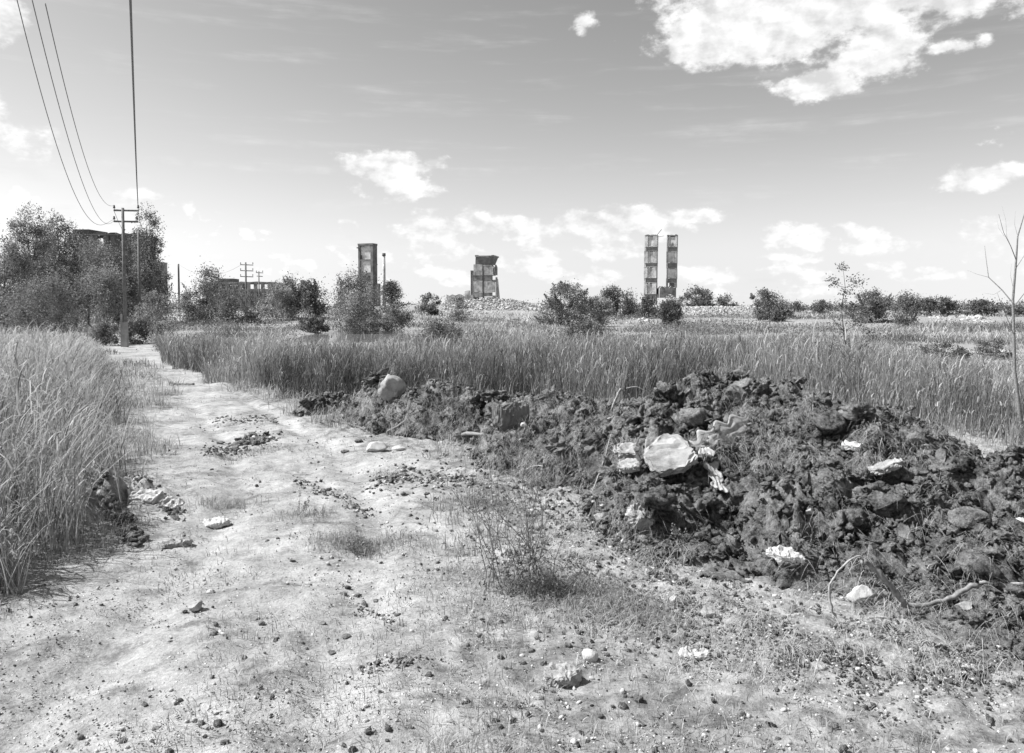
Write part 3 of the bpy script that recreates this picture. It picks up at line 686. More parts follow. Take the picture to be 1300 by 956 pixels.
mb.add([(colx(631, Y), Y + .2, at(0, 336 + 18, Y).z), (colx(633.6, Y), Y + .2, at(0, 384, Y).z), (colx(631, Y), Y + .2, at(0, 384, Y).z), (colx(631, Y), Y + 1.4, at(0, 354, Y).z), (colx(633.6, Y), Y + 1.4, at(0, 384, Y).z), (colx(631, Y), Y + 1.4, at(0, 384, Y).z)], [(0, 1, 4, 3), (1, 2, 5, 4), (2, 0, 3, 5)], [(0, 2, 1), (3, 4, 5)])
mb.build('buttress', M_PLASTER, e)
mb = MB(); [mb.tube([at(a, b_, Y), at(c, d, Y)], .08, 4) for a, b_, c, d in ((624, 336, 628, 340), (628, 340, 630, 337.5), (629, 338, 627.6, 345))]; mb.build('bent_bars', M_TDARK, e)
e2 = empty('concrete_pillar', (colx(599, Y), Y + 1, 0), 'thin twin pillar standing against the left side of the stocky broken tower', 'pillar')
mb = MB(); pb(mb, 597.6, 599.2, 345, 384, Y + .8, 1.); pb(mb, 599.6, 601., 344, 384, Y + .8, 1.); mb.build('shaft', M_TDARK, e2); mb = MB(); pb(mb, 597.4, 601.1, 343.4, 344.9, Y + .7, 1.3); mb.build('cap', M_TCONC, e2)
mb = MB(); ragged(mb, 567, 601, 374.5, 394, Y + .2, 2.5, 1.2, 9, 8); pb(mb, 590, 597, 369, 376, Y + 1, 1.4, .1); tag(mb.build('broken_wall', M_PLASTER), 'low pale broken wall at the foot of the stocky tower', 'wall')

# --- twin towers
def band_tower(name, label, px0, px1, top, bot, bands, Y, lean, panel, seed, brick_sides):
    e = empty(name, (colx((px0 + px1) / 2, Y), Y, 0), label, 'ruin'); w_ = px1 - px0
    sh = MB(); dep = 2.4; prev = top; L = lambda py: lean * (bot - py) / (bot - top)
    segs = [];
    for b0_, b1_ in bands: segs.append((prev, b0_)); prev = b1_
    segs.append((prev, bot))
    for i, (a, c) in enumerate(segs):
        if c - a < 1: continue
        o_ = L((a + c) / 2); k = random.Random(seed + i).uniform(-.5, .5)
        pb(sh, px0 + o_ + k, px0 + o_ + w_ * brick_sides[0], a, c, Y, dep); pb(sh, px1 + o_ - w_ * brick_sides[1], px1 + o_ + k * .5, a, c, Y, dep)
        pb(sh, px0 + o_ + w_ * brick_sides[0], px1 + o_ - w_ * brick_sides[1], a, c, Y + dep - .4, .4)
        if panel[i]: pn = MB(); pb(pn, px0 + o_ + w_ * brick_sides[0], px1 + o_ - w_ * brick_sides[1], a + panel[i], c - .4, Y + .25, .3); pn.build('plaster_panel', M_PLASTER, e)
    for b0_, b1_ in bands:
        o_ = L((b0_ + b1_) / 2); bd = MB(); pb(bd, px0 + o_ + .4, px1 + o_ - .3, b0_ + .503, b1_ - .503, Y + .4, dep - .8); bd.build('dark_band', M_BAND, e)  # dark infill colour stands for the shade inside the open floor gaps
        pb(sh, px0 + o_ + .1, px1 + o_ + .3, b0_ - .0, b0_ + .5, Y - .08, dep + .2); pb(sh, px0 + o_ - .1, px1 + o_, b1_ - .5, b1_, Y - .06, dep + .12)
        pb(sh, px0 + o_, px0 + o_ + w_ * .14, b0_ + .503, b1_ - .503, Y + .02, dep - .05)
    o1 = MB(); ragged(o1, px0 + lean, px1 + lean, top - .8, top + .3, Y - .05, dep + .1, .7, 7, seed); o1.build('broken_top', M_TCONC, e)
    sh.build('shaft', M_BRICK, e); return e
Y = 195.
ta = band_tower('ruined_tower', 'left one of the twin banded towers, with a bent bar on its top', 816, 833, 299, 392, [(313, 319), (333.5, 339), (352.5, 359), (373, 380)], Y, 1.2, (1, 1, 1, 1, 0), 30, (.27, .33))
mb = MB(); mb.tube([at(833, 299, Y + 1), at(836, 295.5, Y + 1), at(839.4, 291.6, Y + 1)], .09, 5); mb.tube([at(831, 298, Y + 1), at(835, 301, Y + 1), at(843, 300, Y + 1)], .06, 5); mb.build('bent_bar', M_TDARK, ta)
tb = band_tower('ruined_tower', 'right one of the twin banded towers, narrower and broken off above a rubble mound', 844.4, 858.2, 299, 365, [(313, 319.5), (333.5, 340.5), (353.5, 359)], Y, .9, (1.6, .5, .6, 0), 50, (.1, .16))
mb = MB(); ragged(mb, 837, 858, 364.5, 378, Y - 1.5, 3, 1.6, 7, 15); tag(mb.build('concrete_block', M_TCONC), 'broken grey block lying under the right banded tower', 'block')

# --- tall dark building behind the left trees
def frame_building(name, label, px0, px1, top, bot, Y, dep, floors, bays, mats, seed, holes, rag=1.5):
    rr = random.Random(seed); e = empty(name, (colx((px0 + px1) / 2, Y), Y, 0), label, 'building')
    x0, x1 = colx(px0, Y), colx(px1, Y); zt, zb = at(0, top, Y).z, at(0, bot, Y).z; fh = (zt - zb) / floors; bw_ = (x1 - x0) / bays
    sl_ = MB(); wl = MB(); bk = MB()
    for f in range(1, floors + 1): sl_.box(x0 - .1, x1 + .1, Y - .12, Y + dep, zb + f * fh - .22, zb + f * fh)
    sl_.build('floor_slab', mats[0], e)
    for f in range(floors):
        z = zb + f * fh
        for b_ in range(bays):
            xa = x0 + b_ * bw_; ww = bw_ * .5
            wl.box(xa, xa + bw_ * .25, Y, Y + .35, z, z + fh - .225); wl.box(xa + bw_ * .75, xa + bw_, Y, Y + .35, z, z + fh - .225)
            wl.box(xa + bw_ * .25, xa + bw_ * .75, Y, Y + .35, z, z + fh * .3)
            if (f, b_) not in holes:
                q = MB(); q.box(xa + bw_ * .25, xa + bw_ * .75, Y + .26, Y + .34, z + fh * .3 + .003, z + fh - .228); q.build('window', M_TDARK, e)  # dark sheet in place of the unlit recess behind each window
        for xx in (x0, x1 - .3): wl.box(xx, xx + .3, Y + .352, Y + dep - .01, z, z + fh - .225)
        bk.box(x0 + .31, x1 - .31, Y + dep - .4, Y + dep - .01, z, z + fh - .225) if f < floors - 1 else None
    ragged(wl, px0, px1, top - 1.2, top, Y, .4, rag, 14, seed)
    wl.build('wall', mats[1], e); bk.build('rear_wall', mats[1], e); return e
M_BDARK = m_stone('dark_old_wall', .06, .13, .4, .05, world=True, stain=.4)
eb = frame_building('abandoned_building', 'tall dark abandoned block standing behind the trees at the far left', 95, 179, 297, 398, 130., 6., 4, 6, (M_TDARK, M_BDARK), 3, {(3, 2)}, 1.3)
mb = MB(); pb(mb, 95.5, 116, 291, 296.9, 131, 6, .05); mb.build('roof_hut', M_BDARK, eb)
mb = MB(); pb(mb, 195, 209, 333, 398, 136.5, 1.5, .03); mb.build('side_wing', M_TCONC, eb)
ec = frame_building('abandoned_building', 'low long abandoned block with square windows behind the far pair of power poles', 262, 352, 359, 392, 220., 9., 3, 10, (M_TCONC, M_TCONC), 9, {(2, 6), (2, 7), (2, 8)}, .5)
mb = MB(); pb(mb, 277, 296.5, 353.6, 357.8, 221, 5); mb.build('roof_hut', M_TDARK, ec)
mb = MB(); pb(mb, 398.5, 400.4, 354, 392, 210., .6); tag(mb.build('concrete_post', M_TDARK), 'dark post rising over the bushes right of the low long block', 'post')

# --- far rubble along the ruins (uncountable)
r = np.random.default_rng(31); PP = []; SS = []
for px0, px1, Y0, Y1, n in ((560, 720, 172, 196, 2600), (836, 866, 184, 192, 500), (860, 990, 125, 160, 2200), (700, 860, 150, 190, 1200), (540, 640, 160, 186, 600), (600, 830, 95, 130, 600), (1180, 1260, 78, 90, 160)):
    y = r.uniform(Y0, Y1, n); x = (r.uniform(px0, px1, n) - 650) / 1000 * y; sz_ = .12 + .38 * r.random(n) ** 3
    pile = 0
    if px0 == 560: pile = 1.0 * np.exp(-((x + 5) / 9) ** 2) * r.random(n)
    if px0 == 836: pile = 2.6 * np.exp(-((x - 38.5) / 2.0) ** 2) * r.random(n) ** .5
    PP.append(np.column_stack([x, y, gz(x, y) + pile - sz_ * .1])); SS.append(sz_)
PP = np.concatenate(PP); SS = np.concatenate(SS)
tag(scatter_lumps('rubble', PP, SS, M_RUB, 1, 4, .12, 8, .75, smooth=False), 'pale broken rubble heaped around the distant ruins', 'rubble', kind='stuff')

# ================================================================== TREES AND BUSHES
def plant(name, label, cat, px, top, wpx, Y, n_cl, n_lf, mat, shape='bush', trunk=.05, lsize=None, skew=0., seed=0, lo=.1, group=None, clr=.16, tall=None, droop=0.):
    r = np.random.default_rng(seed + int(px) * 7 + 1); rr = random.Random(seed + int(px))
    X = colx(px, Y); z0 = float(gz(np.array([X]), np.array([Y]))[0]); H = at(px, top, Y).z - z0; Wd = wpx * Y / 1000.
    e = empty(name, (X, Y, z0), label, cat, group)
    # crown clump centres
    C_ = []
    while len(C_) < n_cl:
        f = r.uniform(lo, .95); 
        if shape == 'bush': env = math.sqrt(max(0, 1 - ((f - .35) / .68) ** 2))
        elif shape == 'tree': env = math.sqrt(max(0, 1 - ((f - .58) / .48) ** 2))
        elif shape == 'birch': env = .35 + .65 * math.sqrt(max(0, 1 - ((f - .5) / .52) ** 2))
        elif shape == 'cone': env = (1 - f) * 1.1 + .08
        else: env = .6
        if f > .9: env *= .7
        a = r.uniform(0, 2 * math.pi); q = math.sqrt(r.random()) * env * .5 * Wd * .92
        C_.append((q * math.cos(a) + skew * Wd * f, q * math.sin(a) * .8, f * H, env))
    C_.append((skew * Wd, 0, H * .97, .3))
    wood = MB(); tr_h = H * (.9 if shape in ('birch', 'cone', 'tree') else .55)
    ns = 1 if shape in ('birch', 'cone', 'tree') else 4
    stems = []
    for s_ in range(ns):
        ang = rr.uniform(0, 6.28); sp = 0 if ns == 1 else Wd * .25; k = [Vector((0, 0, -.15))]
        for i in range(1, 6):
            f = i / 5; k.append(Vector((skew * Wd * f + math.cos(ang) * sp * f + rr.uniform(-.02, .02) * H, math.sin(ang) * sp * f + rr.uniform(-.02, .02) * H, tr_h * f * rr.uniform(.97, 1.0))))
        R0 = max(trunk * H * .5, .0006 * Y * .5) / (1 if ns == 1 else 1.7); stems.append(k); wood.tube(k, [R0 * (1 - .17 * i) for i in range(6)], 6)
    limb = MB()
    for c in C_:
        k = min(stems, key=lambda kk: (kk[-1] - Vector(c[:3])).length); f = min(max((c[2] / tr_h) * .62, .08), .98) * 5; i = min(int(f), 4); p0 = k[i].lerp(k[i + 1], f - i)
        p1 = Vector(c[:3]); md = p0.lerp(p1, .5) + Vector((0, 0, -(p1 - p0).length * .08)); rb = max(.22 * trunk * H * .5, .00018 * Y)
        limb.tube([p0, md, p1], [rb, rb * .7, rb * .3], 4, False)
    P = []; V_ = []
    wts = np.array([max(.3, c[3]) for c in C_]); cnt = (wts / wts.sum() * n_lf * 1.5).astype(int) + 4
    for c, m_ in zip(C_, cnt):
        cr = clr * r.uniform(.6, 1.7) * min(H, Wd * 1.3); g = r.normal(0, 1, (m_, 3)); g /= np.maximum(np.linalg.norm(g, axis=1), .3)[:, None]; g *= (r.random(m_) ** .6 * 1.15)[:, None]
        g = g * np.where(r.random(m_) < .25, r.uniform(1, 1.8, m_), 1)[:, None] * np.array([cr, cr, cr * .8]); P.append(g + np.array(c[:3])); V_.append(np.clip(r.normal(.5 + r.normal(0, .2), .2, m_), 0, 1))
    for _ in range(int(10 + n_cl * .35)):                      # shoots that stand out of the crown
        c = C_[int(r.integers(0, len(C_)))]; c = np.array(c[:3]); ax = c - np.array([skew * Wd * .5, 0, H * .25]); ax[2] = abs(ax[2]) + H * .25; ax /= np.linalg.norm(ax); L_ = H * r.uniform(.14, .32)
        m_ = int(n_lf / 90) + 6; tt_ = r.random(m_); q = c + ax * (tt_ * L_)[:, None] + r.normal(0, 1, (m_, 3)) * (.035 * H * (1.1 - tt_))[:, None]; ok_ = q[:, 2] < H * (1.0 + .1 * r.random() - .9 * np.abs(q[:, 0] - skew * Wd) / Wd * .35); q = q[ok_]; P.append(q); V_.append(np.clip(r.normal(.55, .2, len(q)), 0, 1))
    P = np.concatenate(P); V_ = [np.concatenate(V_)]; P[:, 2] = np.maximum(P[:, 2], .03); ls = lsize or max(.03, Y * .0019)
    def wob(mb): mb.v = [(v[0] + X, v[1] + Y, v[2] + z0) for v in mb.v]
    wob(wood); wood.build('trunk' if ns == 1 else 'stems', M_BARK, e, True)
    wob(limb); limb.build('branches', M_BARK, e)
    leaves('crown' if cat != 'bush' else 'foliage', P + np.array([X, Y, z0]), ls * r.uniform(.6, 1.4, len(P)), mat, r, .6, e, np.concatenate(V_))
    return e

# left trees
G = 'trees in front of the tall dark block'
plant('birch_tree', 'tallest slender birch near the left edge of the view', 'tree', 40, 266, 56, 62, 70, 9500, M_LEAF, 'birch', .025, lo=.1, clr=.12, group=G)
plant('birch_tree', 'slender birch with a pointed top, right beside the left corner of the dark block', 'tree', 76, 272, 50, 66, 65, 9000, M_LEAF, 'birch', .025, lo=.08, clr=.12, group=G)
plant('birch_tree', 'broad low tree cut by the left edge of the view', 'tree', 8, 300, 66, 58, 60, 8500, M_LEAF, 'tree', .03, lo=.1, clr=.1, group=G)
plant('leafy_tree', 'rounded tree in front of the dark block, left of the near power pole', 'tree', 112, 306, 66, 75, 55, 6000, M_LEAF, 'tree', .03, lo=.08, group=G)
plant('leafy_tree', 'pale leafy tree low in front of the dark block, next to the near pole', 'tree', 136, 332, 48, 72, 40, 4500, M_LEAFL, 'bush', .03, lo=.05, group=G)
plant('birch_tree', 'tall thin see-through birch at the right end of the dark block', 'tree', 189, 262, 40, 84, 60, 5000, M_LEAF, 'birch', .02, lo=.22, clr=.11, group=G)
plant('leafy_tree', 'dark tree between the near pole and the thin birch', 'tree', 168, 304, 50, 88, 40, 4500, M_LEAFD, 'tree', .03, lo=.1, group=G)
plant('leafy_tree', 'dense dark tree filling the space between the two slender birches', 'tree', 58, 296, 52, 70, 60, 8000, M_LEAFD, 'tree', .03, lo=.08, clr=.13, group=G)
plant('leafy_tree', 'dark crown covering the left corner of the dark block', 'tree', 96, 300, 50, 82, 55, 7000, M_LEAFD, 'tree', .03, lo=.08, clr=.13, group=G)
plant('leafy_tree', 'dense low tree at the far left edge behind the reeds', 'tree', 22, 318, 60, 74, 50, 6500, M_LEAF, 'tree', .03, lo=.06, clr=.13, group=G)
plant('leafy_tree', 'dark bushy tree just right of the near power pole, before the dark block', 'tree', 150, 318, 40, 84, 45, 6000, M_LEAFD, 'tree', .03, lo=.06, clr=.14, group=G)
plant('leafy_tree', 'small dark tree at the right corner of the dark block', 'tree', 200, 330, 34, 92, 40, 4200, M_LEAF, 'tree', .03, lo=.06, clr=.14, group=G)
plant('leafy_tree', 'broad dark tree before the right half of the dark block', 'tree', 184, 308, 46, 98, 60, 6500, M_LEAFD, 'tree', .03, lo=.06, clr=.13, group=G)
plant('leafy_tree', 'rounded dark tree before the middle of the dark block', 'tree', 128, 304, 44, 100, 60, 6500, M_LEAF, 'tree', .03, lo=.06, clr=.13, group=G)
plant('bush', 'low thicket under the dark block at the left', 'bush', 60, 352, 100, 52, 60, 7500, M_LEAF, 'bush', .02, lo=.03, clr=.2, group='bushes on the left')
plant('bush', 'low bush under the thin birch, right of the near pole', 'bush', 196, 372, 46, 70, 30, 3500, M_LEAFL, 'bush', .02, lo=.03, group='bushes on the left')
plant('bush', 'dark low bush behind the foot of the near power pole', 'bush', 178, 408, 48, 46, 30, 4500, M_LEAFD, 'bush', .02, lo=.02, clr=.22, group='bushes on the left')
plant('bush', 'dark low bush left of the near power pole where the track turns', 'bush', 133, 410, 40, 44, 24, 3500, M_LEAF, 'bush', .02, lo=.02, clr=.22, group='bushes on the left')
plant('bush', 'rounded weedy bush at the right side of the bend in the track', 'bush', 214, 408, 40, 40, 24, 3500, M_LEAFL, 'bush', .02, lo=.02, clr=.22, group='bushes on the left')
# middle distance
B = [ # label, px, top, width, Y, clumps, leaves, material, shape, skew, clr
 ('broad bush with a tuft on top at the left end of the low long block', 264, 342, 52, 95, 45, 4800, M_LEAF, 'bush', 0, .15),
 ('bush below the left end of the low long block', 300, 362, 46, 92, 36, 3800, M_LEAF, 'bush', 0, .16),
 ('small round bush left of the far pair of power poles, by the lone pole', 240, 372, 34, 96, 24, 2200, M_LEAFL, 'bush', 0, .2),
 ('bush between the far pair of power poles and the dark post', 352, 362, 42, 108, 34, 3400, M_LEAFL, 'bush', 0, .16),
 ('tall uneven bush in front of the right end of the low long block', 372, 351, 34, 112, 38, 3800, M_LEAF, 'tree', 0, .14),
 ('dark bush around the dark post', 396, 358, 36, 116, 34, 3600, M_LEAFD, 'bush', 0, .16),
 ('dark clump of low scrub in the meadow left of the pond', 398, 403, 38, 66, 22, 3000, M_LEAFD, 'bush', 0, .22),
 ('big leaning bush covering the foot of the slender shaft', 455, 346, 58, 70, 60, 6800, M_LEAF, 'bush', -.06, .14),
 ('pale leafy bush before the big leaning bush', 450, 368, 42, 66, 36, 4200, M_LEAFL, 'bush', 0, .16),
 ('low scrub right of the pond, under the pine', 500, 390, 52, 74, 30, 3200, M_LEAF, 'bush', 0, .2),
 ('small round bush between the pine and the low broken wall', 545, 374, 28, 150, 22, 1800, M_LEAF, 'bush', 0, .18),
 ('little leafy bush in front of the low broken wall', 581, 377, 26, 105, 24, 2200, M_LEAFL, 'bush', 0, .17),
 ('wide tangled bush right of the rubble of the stocky tower', 718, 360, 64, 84, 60, 6000, M_LEAF, 'bush', 0, .13),
 ('lower bush joined to the right flank of the wide tangled bush', 758, 378, 40, 86, 34, 3400, M_LEAFL, 'bush', 0, .16),
 ('pointed bush left of the twin banded towers', 778, 365, 24, 118, 24, 2200, M_LEAFD, 'tree', 0, .17),
 ('rounded bush at the left foot of the twin banded towers', 799, 370, 26, 120, 24, 2200, M_LEAF, 'bush', 0, .17),
 ('dark bush hiding the base of the left banded tower', 822, 376, 22, 112, 22, 2000, M_LEAFD, 'bush', 0, .18),
 ('dark thorny bush in front of the rubble mound of the right banded tower', 851, 382, 36, 78, 34, 3200, M_LEAFD, 'bush', 0, .14),
 ('broad leafy thicket right of the twin banded towers', 884, 366, 46, 150, 40, 3800, M_LEAF, 'bush', 0, .15),
 ('small bush beside the broad thicket, on the pale spoil bank', 921, 376, 22, 155, 20, 1600, M_LEAF, 'bush', 0, .18),
 ('conical young tree on the spoil bank towards the right', 969, 369, 30, 98, 30, 2800, M_LEAF, 'tree', 0, .15),
 ('dark low bush under the conical young tree', 978, 390, 40, 84, 26, 2600, M_LEAFD, 'bush', 0, .2),
 ('small bush right of the conical young tree', 992, 381, 24, 108, 18, 1500, M_LEAF, 'bush', 0, .2),
 ('tiny pointed bush on the horizon left of the sapling', 1012, 384, 10, 160, 8, 500, M_LEAFD, 'tree', 0, .25),
 ('grey bush on the horizon just left of the sapling', 1042, 382, 26, 135, 20, 1500, M_LEAF, 'bush', 0, .18),
 ('large soft bush right behind the sapling', 1108, 370, 54, 80, 50, 5000, M_LEAF, 'bush', 0, .14),
 ('loose bush with a narrow base, second to the right of the sapling', 1151, 373, 36, 72, 34, 3200, M_LEAF, 'tree', 0, .15),
 ('dark rounded bush midway between the sapling and the bare tree', 1192, 378, 46, 100, 36, 3600, M_LEAFD, 'bush', 0, .16),
 ('dark bush close to the left of the bare tree', 1246, 382, 38, 100, 30, 3000, M_LEAFD, 'bush', 0, .17),
 ('bush cut by the right edge behind the bare tree', 1296, 384, 40, 98, 28, 2800, M_LEAF, 'bush', 0, .17),
 ('dense reedy clump standing out of the reeds below the low broken wall', 556, 408, 66, 27, 60, 9000, M_LEAF, 'bush', 0, .15),
 ('dense dark clump standing out of the reeds below the wide tangled bush', 744, 408, 60, 31, 60, 9000, M_LEAF, 'bush', 0, .15),
 ('dark scrub in the meadow at the right, nearer than the horizon bushes', 1200, 436, 54, 30, 26, 3200, M_LEAFD, 'bush', 0, .2),
 ('second dark scrub in the meadow at the right, nearest to the bare tree', 1262, 432, 44, 32, 24, 2800, M_LEAF, 'bush', 0, .2)]
for i, (lb, px, top, wd, Y, nc, nl, mt, shp, sk, cr) in enumerate(B):
    wd *= 1.12; nl = int(nl * 1.15)
    plant('bush' if 'tree' not in lb.split(' ')[2:3] else 'young_tree', lb, 'bush', px, top, wd, float(Y), nc, nl, mt, shp, .02, None, sk, i, .04, 'bushes scattered over the wasteland', cr)
# pine: dark tiers of needles with gaps
def pine(px, top, wpx, Y, base):
    r = np.random.default_rng(77); X = colx(px, Y); z0 = float(gz(np.array([X]), np.array([Y]))[0]); H = at(px, top, Y).z - z0; Wd = wpx * Y / 1000
    e = empty('pine_tree', (X, Y, z0), 'small dark pine with flat tiered branches right of the slender shaft', 'tree'); mb = MB(); bmb = MB(); P = []
    mb.tube([(X, Y, z0 - .1), (X + .05, Y, z0 + H * .5), (X - .03, Y, z0 + H * .95)], [.13, .08, .03], 6)
    for i in range(46):
        f = r.uniform(.18, .97); L = Wd * .5 * (1.05 - abs(f - .45) * 1.1) * r.uniform(.55, 1.1) if f < .8 else Wd * .5 * (1.0 - f) * 2.6; a = r.uniform(0, 6.28)
        p0 = Vector((X, Y, z0 + H * f - .1)); p1 = p0 + Vector((math.cos(a) * L, math.sin(a) * L, L * .28)); bmb.tube([p0, p0.lerp(p1, .5) - Vector((0, 0, .05)), p1], [.04, .03, .015], 4, False)
        for g in (.55, .8, 1.): c = np.array(p0.lerp(p1, g)[:]); P.append(c + r.normal(0, 1, (60, 3)) * np.array([.24, .24, .12]) * (H / 4.))
    mb.build('trunk', M_BARK, e, True); bmb.build('branches', M_BARK, e); P = np.concatenate(P); leaves('crown', P, .15 * r.uniform(.6, 1.4, len(P)), M_LEAFD, r, .4, e)
pine(497, 356, 30, 82., 400)
# far wood on the horizon
r = np.random.default_rng(90); P = []
pxs = np.concatenate([r.uniform(200, 470, 60), r.uniform(500, 600, 14), r.uniform(600, 900, 46), r.uniform(880, 1330, 150), r.uniform(-60, 100, 30), r.uniform(1330, 1700, 60), r.uniform(-500, -60, 60)])
for px in pxs:
    Y = r.uniform(300, 520); X = colx(px, Y); h = r.uniform(1.5, 4.) * (1.25 if 1120 < px < 1290 else 1); z = float(gz(np.array([X]), np.array([Y]))[0])
    g = r.normal(0, 1, (170, 3)) * np.array([h * .7, h * .5, h * .36]); g[:, 2] = np.abs(g[:, 2]) * 1.2; P.append(g + np.array([X, Y, z]))
P = np.concatenate(P); tag(leaves('distant_wood', P, .85 * r.uniform(.6, 1.4, len(P)), M_LEAFD, r, .7), 'far-off wood along the horizon', 'wood', kind='stuff')

# --- sapling with tufts of leaves
Y = 17.; X = colx(1078, Y); z0 = sz(X, Y); e = empty('sapling', (X, Y, z0), 'tall thin sapling with separate leaf tufts rising from the reeds at the right', 'sapling')
r = np.random.default_rng(101); mb = MB(); stem = [at(1080, 500, Y), at(1076, 455, Y), at(1071, 420, Y), at(1068, 390, Y), at(1073, 365, Y), at(1070, 338, Y)]; stem[0].z = z0 - .05
mb.tube(stem, [.016, .014, .012, .010, .007, .004], 6); mb.build('trunk', M_BARK, e, True)
mb = MB(); P = []
for px, py, sx_, sy_, n in ((1070, 338, 8, 6, 90), (1058, 358, 10, 8, 120), (1086, 358, 11, 8, 130), (1076, 371, 9, 6, 90), (1066, 386, 10, 7, 120), (1078, 396, 14, 8, 130), (1060, 410, 12, 8, 90), (1092, 408, 14, 10, 130), (1108, 425, 12, 9, 110), (1060, 436, 14, 9, 110), (1094, 440, 14, 9, 90), (1050, 395, 8, 6, 40)):
    c = at(px, py, Y + r.uniform(-.15, .15)); j = min(range(len(stem)), key=lambda k: (stem[k] - c).length if stem[k].z < c.z else 99); mb.tube([stem[j], stem[j].lerp(c, .5) + Vector((0, 0, -.03)), c], [.007, .005, .003], 4, False)
    P.append(np.array(c[:]) + r.normal(0, .5, (n, 3)) * np.array([sx_ * Y / 1000, sx_ * Y / 1000, sy_ * Y / 1000]))
mb.build('branches', M_BARK, e); P = np.concatenate(P); leaves('crown', P, .055 * r.uniform(.6, 1.3, len(P)), M_LEAF, r, .5, e)
# --- bare tree at the right edge
Y = 13.; e = empty('bare_tree', (colx(1302, Y), Y, sz(colx(1302, Y), Y)), 'thin leafless dead tree at the right edge of the view', 'tree')
mb = MB(); tk = [at(1303, 545, Y), at(1294, 520, Y), at(1288, 470, Y), at(1287, 420, Y), at(1286, 380, Y), at(1290, 330, Y), at(1292, 300, Y), at(1301, 270, Y), at(1308, 248, Y)]; tk[0].z = sz(tk[0].x, Y) - .05
mb.tube(tk, [.036, .032, .027, .023, .020, .016, .011, .006, .003], 8); mb.build('trunk', M_DEAD, e, True)
mb = MB()
def br_(pts, r0, dy):
    P = [at(a, b_, Y + dy * i) for i, (a, b_) in enumerate(pts)]; mb.tube(P, [r0 * .7 * (1 - .75 * i / (len(P) - 1)) for i in range(len(P))], 6, False)
for pts, r0, dy in (([(1286, 385), (1272, 368), (1255, 352), (1252, 330), (1250, 312)], .018, .12), ([(1287, 425), (1279, 405), (1271, 385), (1266, 372)], .01, -.1), ([(1284, 460), (1276, 420), (1270, 400)], .009, .1), ([(1290, 330), (1283, 312), (1274, 295), (1268, 272)], .012, -.1),
    ([(1283, 312), (1278, 300), (1277, 280), (1272, 262)], .006, .1), ([(1292, 300), (1288, 285), (1289, 268)], .006, .1), ([(1255, 352), (1240, 348), (1228, 343)], .005, .1), ([(1272, 368), (1262, 374), (1248, 372)], .004, -.1), ([(1287, 390), (1296, 378), (1304, 368), (1312, 350)], .013, -.12),
    ([(1286, 365), (1283, 350), (1284, 335)], .006, .1), ([(1290, 340), (1300, 325), (1311, 300)], .009, .1), ([(1301, 272), (1305, 262), (1306, 250)], .004, .1), ([(1288, 455), (1281, 430), (1268, 395)], .007, .2), ([(1275, 300), (1268, 290), (1266, 280)], .003, 0)): br_(pts, r0, dy)
mb.build('branches', M_DEAD, e)

# ================================================================== POWER POLES AND WIRES
def pole(px, base_py, top_py, Y, label, arms, rad, concrete=None, group='power poles along the track'):
    X = colx(px, Y); z0 = float(gz(np.array([X]), np.array([Y]))[0]); zt = at(px, top_py, Y).z
    e = empty('utility_pole', (X, Y, z0), label, 'pole', group)
    zc = at(px, concrete, Y).z if concrete else z0 - .3
    mb = MB(); mb.tube([(X, Y, zc - .4), (X, Y, zt)], [rad, rad * .72], 8); mb.build('shaft', M_POLE, e, True)
    if concrete: mb = MB(); mb.box(X - rad * 2.2, X - rad * .95, Y - rad, Y + rad, z0 - .3, zc); mb.box(X - rad * .9, X + rad * 1.1, Y - rad * 1.1, Y + rad * 1.1, z0 - .3, zc - .41); mb.build('footing_post', M_TCONC, e)
    for (x0, x1, py, r_, ins) in arms:
        a, b_ = at(x0, py, Y), at(x1, py + (.5 if x1 > x0 else 0), Y); mb = MB(); mb.tube([a, b_], r_, 6); arm = mb.build('crossarm', M_POLE, e)
        for c in ins:
            p = at(c, py, Y); mb = MB(); k = r_; mb.tube([p, p + Vector((0, 0, k * 2.2))], k * .35, 5); mb.tube([p + Vector((0, 0, k * 2.2)), p + Vector((0, 0, k * 3.)), p + Vector((0, 0, k * 4.4)), p + Vector((0, 0, k * 5.4))], [k * 1.2, k * 1.3, k * .8, k * .9], 8); mb.build('insulator', M_INS, e)
    return e
p1 = pole(159, 437, 264, 42., 'nearest power pole with two crossarms, standing at the bend of the track', [(144.5, 176, 267, .05, (145, 175.5)), (144.5, 175, 281, .05, (145, 174))], .10, concrete=399)
mb = MB(); mb.tube([at(155, 297, 42), at(158.5, 291, 42)], .04, 6); mb.tube([at(155, 297, 42), at(154.6, 303, 42)], .05, 6); mb.build('lamp_bracket', M_POLE, p1)
pole(178, 417, 296, 76., 'second power pole, thin and half hidden under the see-through birch', [(170, 186, 299, .07, (170.5, 185.5))], .15)
pole(228, 398, 335, 135., 'lone power pole without crossarms, left of the broad tufted bush', [], .2)
pole(313, 402, 333, 112., 'taller of the far pair of power poles, with three crossarms', [(305, 321.5, 336, .06, (305.5, 321)), (305, 321.5, 343.5, .06, (305.5, 321)), (305, 321.5, 351, .06, (305.5, 321))], .16)
pole(329.5, 396, 344.5, 150., 'shorter of the far pair of power poles, with two crossarms', [(325, 334, 346, .07, (325.5, 333.5)), (326, 333.5, 350.5, .07, ())], .15)
